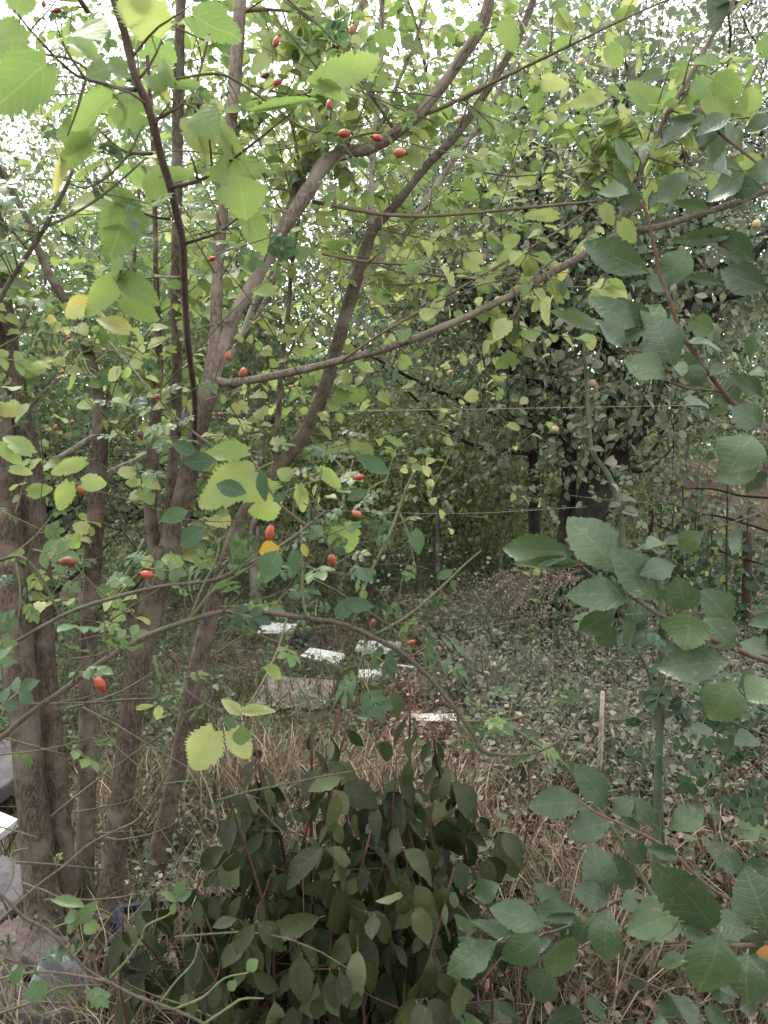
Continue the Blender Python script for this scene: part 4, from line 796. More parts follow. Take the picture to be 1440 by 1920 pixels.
# hips: body, calyx and stalk
def lathe(profile, n=10):
    V, F = [], []
    for x, r_ in profile:
        for i in range(n): a = 2 * math.pi * i / n; V.append((x, r_ * math.cos(a), r_ * math.sin(a)))
    for j in range(len(profile) - 1):
        for i in range(n): F.append((j * n + i, j * n + (i + 1) % n, (j + 1) * n + (i + 1) % n, (j + 1) * n + i))
    F.append(tuple(range(n))[::-1]); return V, F
hipV, hipF = lathe([(0, .05), (.06, .17), (.2, .28), (.42, .34), (.65, .32), (.85, .22), (.97, .12), (1.0, .10)], 12)
def mk(name, V, F, mat):
    m = bpy.data.meshes.new(name); m.from_pydata(V, [], F); m.materials.append(mat); m.polygons.foreach_set('use_smooth', [True] * len(m.polygons)); m.update(); return m
hm, hmd = mk('rose_hip', hipV, hipF, M['hip']), mk('rose_hip', hipV, hipF, M['hip_dark'])
cv, cf = lathe([(.96, .13), (1.02, .17), (1.08, .10)], 8)
for i in range(5):
    a = i * 1.257; b = len(cv); cv += [(1.0, .12 * math.cos(a - .4), .12 * math.sin(a - .4)), (1.0, .12 * math.cos(a + .4), .12 * math.sin(a + .4)), (1.28, .26 * math.cos(a), .26 * math.sin(a))]; cf.append((b, b + 1, b + 2))
cmesh = mk('calyx', cv, cf, M['calyx']); sV, sF = lathe([(-1.0, .03), (-.5, .03), (0.02, .06)], 6); smesh = mk('stalk', sV, sF, M['rose_green'])
for px, py, s_, ang, d, dark in ((520, 75, 30, 65, 1.25, 0), (495, 143, 24, 200, 1.2, 1), (524, 152, 26, 30, 1.2, 0), (661, 52, 26, 80, 1.3, 0), (618, 192, 28, 80, 1.25, 0), (651, 250, 34, 5, 1.2, 0), (704, 258, 26, 170, 1.25, 0), (755, 287, 34, 0, 1.25, 0), (430, 55, 20, 95, 1.4, 0), (228, 118, 26, 70, 1.3, 0), (238, 138, 28, 330, 1.3, 0), (188, 181, 22, 300, 1.3, 0), (57, 200, 16, 20, 1.3, 0), (82, 6, 16, 90, 1.3, 0), (105, 20, 20, 200, 1.3, 1), (45, 163, 20, 270, 1.2, 1), (395, 487, 22, 200, 1.5, 0), (457, 696, 26, 70, 1.4, 1), (427, 665, 24, 100, 1.3, 1), (411, 776, 18, 160, 1.4, 1), (130, 632, 14, 30, 1.5, 0), (118, 697, 12, 10, 1.6, 0), (264, 818, 26, 290, 1.4, 1), (106, 798, 16, 60, 1.5, 1), (138, 790, 12, 0, 1.6, 0), (148, 915, 30, 120, 1.15, 1), (122, 1053, 40, 185, 1.0, 1), (272, 1077, 32, 170, 1.15, 0), (191, 1288, 42, 300, 1.05, 0), (669, 896, 28, 190, 1.15, 0), (664, 962, 30, 160, 1.15, 0), (507, 994, 38, 80, 1.15, 0), (623, 1053, 30, 280, 1.15, 1), (775, 1204, 22, 20, 1.35, 0), (699, 1171, 22, 260, 1.35, 1), (293, 745, 18, 200, 1.5, 1), (37, 508, 14, 20, 1.4, 0), (213, 470, 16, 60, 1.5, 0)):
    a = at(px, py, d); ca, sa = math.cos(R(ang)), math.sin(R(ang)); L0 = s_ / FPX * d
    X = unit(np.array([ca, rng.uniform(-.3, .3), sa])); X_, Y_, Z_ = frames(X[None], np.array([[0.1, -1.0, .2]])); X_, Y_, Z_ = X_[0], Y_[0], Z_[0]
    o = bpy.data.objects.new('rose_hip', hmd if dark else hm); p = a - rose.loc - X_ * L0 * .5; wd = rng.uniform(.8, 1.05); L0 *= rng.uniform(.66, .82)
    o.matrix_local = Matrix([[X_[i] * L0, Y_[i] * L0 * wd, Z_[i] * L0 * wd, p[i]] for i in range(3)] + [[0, 0, 0, 1]]); col.objects.link(o); o.parent = rose.o
    if dark: o['label'] = 'overripe dark rose hip'
    for nm, me in (('calyx', cmesh), ('stalk', smesh)):
        c_ = bpy.data.objects.new(nm, me); col.objects.link(c_); c_.parent = o

# ================================================================== BIG LEAVED SHRUB AT THE RIGHT
ch = Plant('cherry_shrub', 'shrub with large dark oval finely toothed leaves reaching in from the right', 'shrub', (1.25, 1.25, 0), 'cherry', 'cherry_lo', M['cherry_leaf'], M['cherry_twig'], M['cherry_twig'])
CT = [(1700, 2600, 1.4, 60), (1640, 2000, 1.4, 50), (1600, 1600, 44), (1580, 1300, 38), (1560, 1000, 30), (1550, 700, 24), (1540, 400, 1.4, 18), (1530, 0, 12), (1530, -300, 1.4, 8)]
ch.px_limb(CT, name='trunk', sides=10)
CS = []
for rows in ([(1202, 375, 1.4, 6), (1215, 410, 7), (1226, 460, 8), (1240, 520, 9), (1258, 570, 9), (1276, 620, 9), (1300, 660, 9), (1340, 715, 9), (1380, 760, 10), (1440, 805, 11), (1550, 900, 1.4, 16)],
             [(1245, 712, 1.35, 6), (1290, 728, 6), (1345, 733, 1.4, 6), (1362, 742, 6)],
             [(1060, 1010, 1.3, 5), (1080, 1045, 7), (1090, 1062, 6), (1140, 1098, 6), (1186, 1120, 8), (1240, 1155, 9), (1320, 1192, 1.25, 10), (1400, 1226, 11), (1440, 1240, 12), (1560, 1290, 1.35, 18)],
             [(1085, 1500, 1.4, 5), (1120, 1525, 6), (1170, 1548, 6), (1250, 1590, 6), (1320, 1655, 1.3, 7), (1380, 1692, 8), (1440, 1705, 9), (1600, 1720, 1.4, 14)],
             [(930, 1768, 1.4, 4), (1000, 1757, 6), (1070, 1735, 6), (1135, 1700, 7), (1180, 1685, 1.3, 7), (1250, 1700, 7), (1345, 1765, 1.2, 8), (1400, 1772, 10), (1440, 1768, 10), (1620, 1740, 1.4, 15)],
             [(1310, 200, 1.5, 5), (1350, 250, 6), (1400, 290, 6), (1440, 320, 1.45, 7), (1530, 380, 1.4, 10)],
             [(1330, 440, 1.4, 5), (1370, 470, 6), (1415, 500, 6), (1440, 545, 7), (1545, 620, 1.4, 11)],
             [(1428, 760, 1.3, 7), (1430, 830, 6), (1435, 880, 1.3, 5)],
             [(1180, 640, 1.4, 5), (1190, 665, 6), (1260, 700, 1.38, 5)]):
    CS.append(ch.px_limb(rows, name='branch', sides=8))
CL = [(1218,512,1100,455,54,1.4,.5,1),(1292,468,1242,530,58,1.4,.6,0),(1255,548,1224,514,36,1.4,.6,0),(1194,622,1105,548,40,1.35,.65,0),(1122,622,1030,579,28,1.35,.88,2),(1215,610,1155,558,36,1.42,.35,0),(1210,612,1240,563,46,1.4,.75,0),(1263,688,1222,588,74,1.33,.4,0),(1250,712,1178,664,50,1.33,.85,1),(1168,652,1124,600,34,1.35,.95,2),(1210,620,1140,646,26,1.35,.55,2),(1255,652,1195,656,46,1.4,.8,0),(1288,600,1340,620,40,1.45,.85,1),(1312,714,1285,664,32,1.38,.7,0),(1330,706,1362,680,30,1.38,.45,2),(1382,758,1343,708,52,1.4,.75,0),(1442,542,1352,508,52,1.35,.35,1),(1346,532,1284,518,24,1.4,.4,2),(1372,438,1260,452,32,1.4,.45,2),(1416,492,1350,438,42,1.4,.5,1),(1411,815,1366,878,88,1.2,.7,0),(1426,747,1368,698,36,1.35,.6,2),(1432,802,1378,763,46,1.3,.55,0),
 (1308,218,1252,228,20,1.5,.45,2),(1352,250,1304,243,52,1.5,.5,0),(1232,245,1194,297,40,1.55,.4,0),(1190,326,1154,253,26,1.45,.85,2),(1191,350,1147,303,27,1.45,.55,2),(1186,361,1124,352,30,1.42,.9,0),(1212,384,1158,368,34,1.42,.55,1),(1396,320,1308,301,30,1.45,.65,1),(1292,322,1236,374,40,1.5,.94,0),(1332,396,1254,377,22,1.5,.88,2),(1432,355,1356,349,40,1.4,.45,0),(1452,215,1400,240,30,1.5,.4,0),(1391,277,1360,230,26,1.5,.92,2),(1214,396,1226,353,15,1.42,.6,2),
 (1082,1036,940,1030,56,1.25,.62,1),(1086,1058,964,1056,26,1.27,.8,2),(1152,1072,1076,962,90,1.22,.65,0),(1187,1120,1063,1107,64,1.2,.5,0),(1226,1126,1163,1028,74,1.2,.55,0),(1296,1146,1263,1088,64,1.22,.6,0),(1294,1150,1284,1220,88,1.15,.78,0),(1372,1240,1236,1246,64,1.15,.5,1),(1377,1216,1322,1158,54,1.25,.6,0),(1372,1166,1324,1108,60,1.3,.45,0),(1375,1280,1338,1352,84,1.12,.72,0),(1452,1280,1403,1302,62,1.15,.75,0),(1442,1226,1394,1200,32,1.2,.6,0),(1452,1160,1404,1170,30,1.25,.65,2),
 (1099,1505,988,1505,56,1.4,.45,0),(1139,1513,1089,1438,56,1.42,.5,0),(1146,1540,1063,1560,54,1.38,.45,0),(1150,1525,1186,1498,38,1.4,.45,0),(1231,1550,1188,1504,40,1.38,.4,0),(1160,1540,1202,1556,30,1.4,.6,0),(1250,1555,1326,1514,44,1.35,.55,1),(1136,1681,1111,1585,62,1.3,.38,0),(1140,1690,1077,1667,46,1.28,.42,0),(1180,1665,1150,1600,42,1.35,.45,0),(1211,1620,1180,1574,36,1.35,.4,0),(1271,1605,1214,1590,28,1.3,.4,2),(1336,1730,1220,1613,84,1.2,.52,0),(1290,1706,1179,1740,74,1.22,.68,0),(1166,1700,1212,1680,42,1.28,.5,0),(1140,1705,1131,1810,60,1.22,.5,0),(1116,1710,1074,1773,42,1.25,.45,0),(1080,1705,996,1712,42,1.3,.42,0),(1080,1715,1024,1723,20,1.3,.3,2),(1062,1752,1034,1834,66,1.25,.6,0),(1011,1755,943,1812,62,1.28,.5,0),(1022,1736,918,1698,54,1.3,.5,1),(962,1756,884,1728,34,1.33,.35,0),(932,1765,838,1823,58,1.28,.55,0),(1031,1815,1002,1887,58,1.3,.35,0),(937,1658,887,1681,38,1.4,.45,0),(1350,1752,1319,1874,98,1.05,.6,0),(1411,1746,1338,1720,56,1.2,.45,0),(1447,1747,1398,1638,92,1.1,.4,0),(1402,1790,1394,1882,82,1.1,.42,0),(1396,1640,1349,1588,46,1.3,.4,0),(1436,1770,1440,1812,34,1.1,1.0,0)]
for bx, by, tx, ty, w, d, tn, var in CL: ch.leaf_px(bx, by, tx, ty, w, d, tn - 0.08 + rng.uniform(-.1, .12) * (tn < .9), var if var == 2 or rng.random() < .4 else int(rng.choice([0, 1, 3, 4])), tilt=0.55, wr=0.6)
for path in CS: ch.twigs_on(path, 2, .35, 1, (0.05, 0.14), (2, 4), 0.075, up=0.1, tone=(.25, .65), r0=0.002)
for _ in range(34):
    a = at(rng.uniform(1330, 1650), rng.uniform(-100, 2000), rng.uniform(1.25, 1.9)); ch.twig(a, rng.standard_normal(3) * .6, rng.uniform(.1, .3), int(rng.integers(3, 6)), 0.08, tone=(.25, .65), r0=0.002)
for _ in range(16):
    a = at(rng.uniform(820, 1440), rng.uniform(1760, 2050), rng.uniform(1.35, 1.7)); ch.twig(a, rng.standard_normal(3) * .6, rng.uniform(.1, .25), int(rng.integers(3, 6)), 0.075, tone=(.1, .5), r0=0.002)
ch.finish(300, twig_max=80)

# ================================================================== DARK DROOPING SHRUB IN THE MIDDLE
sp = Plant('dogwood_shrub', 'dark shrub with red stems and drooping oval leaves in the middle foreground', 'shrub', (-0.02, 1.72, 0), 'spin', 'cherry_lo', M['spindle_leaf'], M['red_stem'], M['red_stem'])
for bx, d, tx, ty, w in ((560, 1.75, 545, 1330, 8), (600, 1.7, 595, 1295, 7), (620, 1.8, 600, 1345, 8), (680, 1.7, 712, 1290, 8), (760, 1.85, 785, 1360, 7), (790, 1.75, 842, 1420, 7), (800, 1.9, 820, 1480, 7), (520, 1.8, 500, 1430, 7), (760, 1.6, 805, 1450, 7), (540, 1.9, 530, 1370, 7), (470, 1.7, 430, 1530, 7), (560, 1.6, 470, 1560, 7), (540, 1.75, 420, 1600, 6), (620, 1.55, 560, 1460, 8), (700, 1.6, 760, 1480, 8), (720, 1.7, 800, 1540, 7), (500, 1.65, 340, 1660, 6), (660, 1.5, 660, 1560, 8), (740, 1.65, 860, 1700, 6), (480, 1.55, 400, 1760, 6), (600, 1.45, 560, 1700, 7), (700, 1.45, 740, 1740, 7), (560, 1.9, 520, 1420, 7), (760, 1.8, 800, 1400, 6), (450, 1.5, 290, 1730, 5), (640, 1.9, 620, 1480, 7)) + tuple((lambda x: (620 + (x - 620) * .85, rng.uniform(1.35, 1.9), x, float(np.interp(x, [220, 360, 500, 560, 740, 850, 890, 980], [1700, 1560, 1420, 1360, 1370, 1400, 1640, 1780])) + rng.random() ** 2 * 420, 6))(rng.uniform(230, 930)) for q_ in range(27)):
    base = at(bx, 960, d); base[2] = -0.02; tip = at(tx, ty, d); tip = tip + np.array([rng.uniform(-.09, .09), rng.uniform(-.08, .08), 0]); mid = base * .5 + tip * .5 + np.array([rng.uniform(-.08, .08), rng.uniform(-.06, .06), .05])
    r0 = w / 2 / FPX * d; path = np.array([[*base, r0 * 1.2], [*mid, r0], [*tip, r0 * .45]]); sp.limb(path, 'stem', 7, 0)
    q = smooth_path(path, 10); L0 = np.linalg.norm(tip - base); nn = int(L0 / 0.056)
    for j in range(nn):
        t = 0.12 + 0.88 * j / max(1, nn - 1); i = min(int(t * (len(q) - 1)), len(q) - 2); pos = q[i, :3]
        az = (j % 2) * 1.57 + rng.uniform(-.4, .4)
        for s_ in (0, math.pi):
            if rng.random() < .34: continue
            o_ = np.array([math.cos(az + s_), math.sin(az + s_), 0]); sz = rng.uniform(.035, .092) if rng.random() < .8 else rng.uniform(.09, .115) * (1 if t < .8 else .75)
            if rng.random() < .45 and t < .85:
                sp.twig(pos, o_ + (0, 0, .25), rng.uniform(.06, .16), int(rng.integers(1, 3)), sz, tone=(.2, .7), r0=.0016, droop=1.2, face=.9, opposite=True, leaf_from=.6)
            sp.leaf(pos, unit(o_ * rng.uniform(.35, .8) + (0, 0, -rng.uniform(.5, 1.1))), unit(o_ * .8 + np.array([0, -.5, .4]) + rng.standard_normal(3) * .5), sz, rng.uniform(.5, 1.15), np.clip(rng.normal(.48, .32), 0, .97))
for bx, by, tx, ty, w, tn in ((690, 1285, 715, 1335, 40, .6), (670, 1250, 640, 1290, 30, .7), (735, 1300, 760, 1345, 32, .65), (720, 1240, 745, 1275, 26, .7), (640, 1460, 575, 1475, 34, .85), (632, 1490, 618, 1560, 32, .85), (628, 1585, 662, 1668, 30, .97), (630, 1665, 680, 1750, 85, .5), (680, 1690, 650, 1740, 60, .55), (600, 1720, 480, 1760, 40, .7), (680, 1800, 665, 1880, 50, .35), (370, 1800, 400, 1875, 60, .3), (735, 1640, 750, 1730, 40, .4), (755, 1680, 760, 1720, 42, .65), (800, 1590, 815, 1640, 38, .5), (730, 1390, 715, 1430, 36, .45), (765, 1430, 760, 1485, 30, .6), (420, 1590, 365, 1635, 40, .4), (440, 1590, 425, 1640, 42, .35)):
    sp.leaf_px(bx, by, tx, ty, w, 1.5, tn, None, .35, None, .6)
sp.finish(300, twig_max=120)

# ================================================================== FENCE, WIRES
A, B = gnd(1215, 1112), np.array([2.40, 4.3, 0.0]); A[2] = 0
f = Plant('wire_fence', 'rusty wire mesh fence with thin posts at the right beside the quince tree', 'fence', A, barkmat=M['rust'])
fd = unit(B - A); fl = np.linalg.norm(B - A)
def fp(s_, z): p = A + fd * s_; return np.array([p[0] + 0.012 * math.sin(s_ * 5 + z * 3), p[1], z])
for s_, z1, r_ in ((0.0, 1.42, .026), (3.15, 1.0, .032)):
    p = fp(s_, 0); f.limb(np.array([[p[0], p[1], -.05, r_], [p[0] + .01, p[1], z1 * .5, r_], [p[0], p[1], z1, r_ * .95]]), 'post', 8, .03)
for i in range(10):
    s_ = 0.14 + i * 0.43
    f.limb(np.array([[*fp(s_, z), .0058 if i % 3 else .0075] for z in (0, .4, .8, 1.22 + .16 * math.sin(i * 2.3))]), 'vertical_wire', 5, 0, M['wire'], 2)
for z in (.14, .42, .80, 1.05, 1.25):
    f.limb(np.array([[*fp(s_, z + .012 * math.sin(s_ * 4 + z * 9)), .0085] for s_ in np.linspace(0, fl, 9)]), 'horizontal_wire', 5, 0, M['wire'], 2)
# vine on the fence
vn = 1100; s_ = rng.uniform(.3, fl, vn); z = rng.uniform(.02, 1.3, vn) * rng.uniform(.3, 1, vn); P = A + fd * s_[:, None] + rng.standard_normal((vn, 3)) * [.09, .09, 0]; P[:, 2] = z
v = Plant('vine', 'green creeping vine climbing through the rusty wire fence', 'vine', (A[0] + .3, A[1] - 1, 0), 'oval_hi', 'round', M['ivy_leaf'], M['green_stem'], M['green_stem'])
for i in range(7):
    a = .4 + i * .6; v.limb(np.array([[*fp(a, 0), .004], [*(fp(a + .2, .4) + (.02, -.02, 0)), .004], [*(fp(a + .05, .8) + (-.02, .02, 0)), .003], [*fp(a + .3, 1.25), .002]]), 'stem', 5, 0)
v.P, v.D, v.N, v.S, v.W, v.T = list(P), list(rng.standard_normal((vn, 3)) + (0, 0, -.6)), list(rng.standard_normal((vn, 3)) * .5 + (-.5, -.6, .4)), list(rng.uniform(.035, .075, vn)), [1.2] * vn, list(np.clip(rng.normal(.55, .28, vn), 0, 1))
v.finish(300)
for lab, rows in (('pale line stretched level across the middle, above the path', [(300, 776, 4.0, 1.1), (620, 771, 1.1), (900, 767, 1.1), (1300, 760, 4.8, 1.1)]), ('pale lower line hanging left of the quince trunk', [(560, 955, 4.2, .9), (860, 963, .9), (1100, 950, 5.1, .9)])):
    pth = px_path(rows); o = tube_obj('wire_line', pth, M['line'], None, 5, 4, 0); tag(o, lab, 'line')

# ================================================================== SINGLE STALKS
def stalk(name, label, cat, rows, mat, sides=7, leaves=None):
    pth = px_path(rows); base = pth[0][:3].copy()
    p = Plant(name, label, cat, base, 'leaflet', 'lance', M['weed'], mat, mat); p.limb(pth, 'stem', sides, .02)
    if leaves: leaves(p, pth)
    return p
d0 = 2.3
def lv(p, pth, n=26, size=.05, tone=(.2, .6), key=None):
    p.twigs_on(pth, n, .15, 1, (.02, .10), (1, 4), size, up=.4, tone=tone, r0=.0014); p.finish(200)
stalk('weed_stalk', 'tall grey green branching weed stalk in front of the dark quince trunk', 'weed', [(1190, 1180, 2.2, 14), (1170, 1040, 12), (1160, 950, 11), (1140, 890, 10), (1112, 850, 9), (1104, 800, 8), (1100, 720, 7), (1094, 650, 2.2, 5), (1085, 590, 3)], M['green_stem'], leaves=lambda p, t: lv(p, t, 26, .04))
stalk('green_cane', 'upright dark green cane below the big leaved branch at the right', 'cane', [(1228, 1760, 2.0, 18), (1232, 1540, 2.0, 16), (1236, 1400, 15), (1240, 1300, 14), (1242, 1180, 13), (1238, 1090, 2.0, 10), (1228, 1000, 7)], M['green_stem'], leaves=lambda p, t: lv(p, t, 10, .07, (0, .2)))
stalk('dry_reed', 'straight pale dry stalk standing among the weeds right of centre', 'stalk', [(1124, 1450, 3.05, 9), (1127, 1380, 3.0, 9), (1130, 1296, 3.0, 7)], M['pale_stem'])
stalk('fallen_stem', 'pale green stem slanting down to the right among the big dark leaves', 'stem', [(1260, 1740, 1.45, 9), (1210, 1655, 9), (1160, 1570, 9), (1100, 1490, 9), (1060, 1435, 8), (1000, 1390, 1.6, 6), (930, 1345, 4), (870, 1310, 1.65, 3)], M['rose_green'], leaves=lambda p, t: lv(p, t, 12, .035, (.1, .4)))
dk = Plant('rose_shoot', 'bluish dark leaved rose shoot beside the green cane', 'shrub', (*gnd(1250, 1620)[:2], 0), 'rose', 'rose_lo', M['rose_leaf'], M['green_stem'], M['green_stem'])
for rows in ([(1245, 1600, 2.1, 8), (1225, 1300, 2.1, 6), (1180, 1200, 5), (1150, 1160, 2.0, 4)], [(1240, 1180, 2.0, 7), (1290, 1260, 6), (1350, 1340, 1.9, 5), (1440, 1380, 5)], [(1440, 1330, 1.9, 12), (1390, 1380, 9), (1350, 1440, 7), (1320, 1480, 1.9, 4)]):
    t = dk.px_limb(rows); dk.twigs_on(t, 9, .15, 1, (.05, .2), (2, 4), .10, up=.2, tone=(-.1, .35), r0=.0018)
dk.finish(120, twig_max=60)
for lab, x, y, h, k in (('leafless thin red brown stem left of the dark shrub', 395, 1560, .75, 3), ('thin bare stem standing right of the dark shrub', 975, 1640, .6, 3), ('thin dry stem with curled leaves near the white board', 905, 1420, .5, 3)):
    b = gnd(x, y); p = Plant('thin_shoot', lab, 'shoot', b, 'leaflet', 'lance', M['weed'], M['red_stem'], M['red_stem'])
    t = np.array([[*b, .004], [b[0] + .03, b[1], h * .5, .0035], [b[0] + .01, b[1] + .05, h, .0018]]); p.limb(t, 'stem', 5, 0); p.twigs_on(t, 6, .2, 1, (.04, .18), (1, 3), .04, up=.5, tone=(.3, .9), r0=.0014); p.finish(60)

# ================================================================== DEBRIS
def slab(name, label, cat, px, py, size, rot, mat, tilt=(0, 0), z=0.03, jit=.008, group=None, nz=1):
    z += .05 if name == 'white_board' else 0; p = gnd(px, py, z); V, F = box_geo(0, 0, 0, *size, jit); V[:, :2] *= 1 + rng.uniform(-.22, .12, (4, 1)).repeat(2, 0) * (1 if 'board' in name else .4)
    m = bpy.data.meshes.new(name); m.from_pydata(V.tolist(), [], F); m.materials.append(M[mat]); m.update()
    o = link(bpy.data.objects.new(name, m)); o.location = tuple(p); o.rotation_euler = (R(tilt[0]), R(tilt[1]), R(rot))
    bv = o.modifiers.new('edge', 'BEVEL'); bv.width = min(size) * .15; bv.segments = 2
    return tag(o, label, cat, group)
slab('white_board', 'thin broken white board lying right of the path bend beyond the dry grass', 'board', 817, 1346, (.27, .09, .010), 6, 'white_board', (14, 2), .05)
slab('white_board', 'pale board lying flat left of the path behind the hanging rose stem', 'board', 706, 1212, (.38, .2, .02), -14, 'white_board', (10, 0), .05)
slab('white_board', 'bright white broken board next to the black plastic heap', 'board', 606, 1230, (.3, .16, .02), -24, 'white_board', (12, 4), .07)
slab('white_board', 'small white chunk in front of the pale flat board', 'board', 690, 1265, (.34, .12, .02), 12, 'white_board', (10, 0), .04)
slab('white_board', 'white board left of the bright broken board under the arching stem', 'board', 520, 1178, (.34, .2, .02), -8, 'white_board', (12, 0), .08)
slab('white_board', 'thin white strip in front of the pale flat board', 'board', 755, 1250, (.26, .025, .012), -28, 'white_board', (0, 0), .03)
slab('old_board', 'wide brown grey weathered board in front of the white boards', 'board', 560, 1300, (.5, .36, .02), -10, 'old_board', (14, 0), .06)
slab('tile_board', 'white tiled board leaning at the left edge behind the left trunk', 'panel', -60, 1570, (.36, .26, .02), -42, 'white_board', (24, -6), .14)
slab('concrete_slab', 'big grey concrete slab at the left edge behind the white panel', 'slab', -70, 1450, (.6, .5, .06), -18, 'concrete', (8, 0), .16)
slab('concrete_block', 'grey stone block at the left edge under the white panel', 'block', -15, 1700, (.3, .26, .16), -20, 'concrete', (0, 5), .08, .02)
slab('brick', 'reddish brown old brick in the lower left corner', 'brick', 20, 1812, (.22, .24, .12), -12, 'brick', (6, 0), .06, .012)
slab('brick', 'brown grey brick standing behind the clear plastic bottle', 'brick', 108, 1830, (.12, .1, .2), -34, 'brick', (16, -8), .09, .01)
slab('concrete_block', 'dark block at the very bottom of the left corner', 'block', 60, 1915, (.3, .14, .12), 8, 'concrete', (0, 0), .05, .02)
# crumpled black plastic
def heap(label, px, py, sx, sy, h, mat, name='plastic_sheet', cat='plastic sheet', seed=0):
    c = gnd(px, py); nu, nv_ = 18, 12; V = []; r_ = np.random.default_rng(seed); ph = r_.uniform(0, 6, 6)
    for j in range(nv_):
        for i in range(nu):
            u, w_ = i / (nu - 1) * 2 - 1, j / (nv_ - 1) * 2 - 1; k = max(0, 1 - u * u) * max(0, 1 - w_ * w_)
            V.append((c[0] + u * sx + r_.uniform(-.01, .01), c[1] + w_ * sy + r_.uniform(-.01, .01), .01 + h * k ** .6 * (0.7 + .3 * math.sin(u * 9 + ph[0]) * math.cos(w_ * 7 + ph[1])) + r_.uniform(0, .015)))
    F = [(j * nu + i, j * nu + i + 1, (j + 1) * nu + i + 1, (j + 1) * nu + i) for j in range(nv_ - 1) for i in range(nu - 1)]
    o = mesh_obj(name, V, F, M[mat], smooth=False); return tag(o, label, cat)
heap('crumpled black plastic behind the bright white board', 575, 1205, .16, .12, .09, 'black_plastic', seed=1)
heap('dark bluish plastic bag lying up the left side of the path', 712, 1130, .1, .45, .12, 'black_plastic', seed=2)
heap('small dark bag at the far end of the plastic, below the white flowers', 722, 1088, .14, .2, .14, 'black_plastic', seed=3)
heap('dark blue plastic remnant in the bottom left beside the crate', 262, 1870, .09, .12, .12, 'blue_plastic', seed=4)
# clear bottle, crushed
bc = gnd(150, 1905); bo = thing('plastic_bottle', 'clear crushed plastic bottle standing at the bottom left before the trunks', 'bottle', (bc[0], bc[1], 0))
prof = [(0.0, .05), (.01, .062), (.06, .066), (.10, .060), (.16, .066), (.21, .062), (.25, .045), (.275, .022), (.29, .016), (.31, .016)]
V, F = [], []; n = 20
for z, r_ in prof:
    for i in range(n):
        a = 2 * math.pi * i / n; k = 1 - .4 * max(0, math.cos(a + 1.9)) ** 2 * math.sin(min(1, z / .25) * math.pi) + .10 * math.sin(5 * a + 40 * z) * math.sin(z * 55 + 2 * a) + random.uniform(-.07, .07); V.append((r_ * k * math.cos(a), r_ * k * math.sin(a) * .85, z))
for j in range(len(prof) - 1):
    for i in range(n): F.append((j * n + i, j * n + (i + 1) % n, (j + 1) * n + (i + 1) % n, (j + 1) * n + i))
F.append(tuple(range(n))[::-1]); o = mesh_obj('body', V, F, M['clear_plastic'], bo); o.modifiers.new('wall', 'SOLIDIFY').thickness = .0012
bo.rotation_euler = (R(24), R(-16), .4); bo.scale = (1.0, 1.0, 1.0)
# broken blue crate
cc_ = gnd(335, 1835); cr = thing('plastic_crate', 'broken dark blue lattice crate under the leaves left of the dark shrub', 'crate', (cc_[0], cc_[1], .0))
def crate_side(x0, y0, dx, dy, L0, h=.2):
    for z in (.015, .07, .125, h): V, F = box_geo(L0 / 2, 0, z, L0, .012, .014 if z < h else .026); add_cr('rail', V, F, x0, y0, dx, dy)
    for i in range(9): V, F = box_geo(L0 * (i + .5) / 9, .0, h / 2, .009, .007, h); add_cr('slat', V, F, x0, y0, dx, dy)
def add_cr(nm, V, F, x0, y0, dx, dy):
    V = np.array([(x0 + x * dx - y * dy, y0 + x * dy + y * dx, z) for x, y, z in V]); mesh_obj(nm, V, F, M['blue_plastic'], cr, smooth=False)
crate_side(-.2, -.15, 1, 0, .4); crate_side(-.2, .15, 1, 0, .4); crate_side(-.2, -.15, 0, 1, .3); crate_side(.2, -.15, 0, 1, .3)
for i in range(8): V, F = box_geo(-.18 + i * .052, 0, .006, .01, .29, .006); mesh_obj('base_slat', V, F, M['blue_plastic'], cr, smooth=False)
cr.rotation_euler = (R(18), R(12), R(38)); cr.location.z = -.05

# ================================================================== GROUND COVER
def cover(n, xr, yr, mask=None):
    x = rng.uniform(*xr, n * 3); y = rng.uniform(*yr, n * 3)
    if mask is not None: k = mask(x, y); x, y = x[k], y[k]
    x, y = x[:n], y[:n]; return x, y
def path_x(y): return 0.12 + 0.055 * y + 0.05 * np.sin(y)
def on_path(x, y): return np.abs(x - path_x(y)) < (0.22 + .035 * y)
def noise2(x, y, s=1.0): return np.sin(x * 2.1 * s + 1.3) * np.cos(y * 1.7 * s + .4) + .6 * np.sin(x * 5.3 * s - y * 4.1 * s) + .3 * np.sin(x * 11 * s + y * 9 * s)
def up(n, lean=.35): return np.stack([rng.normal(0, lean, n), rng.normal(0, lean, n), np.ones(n)], 1)
def grass(label, n, xr, yr, h, tone, w=1.0, mask=None, lean=.35, mat='grass', name='dry_grass'):
    x, y = cover(n, xr, yr, mask); m = len(x); P = np.stack([x, y, gz(x, y) - .01], 1)
    tt = np.clip(rng.normal(*tone, m), 0, 1); o = scatter_mesh(name, T['blade'], P, up(m, lean), rng.standard_normal((m, 3)) * [1, 1, .1], rng.uniform(*h, m), w, tt, M[mat])
    return tag(o, label, 'grass', kind='stuff')
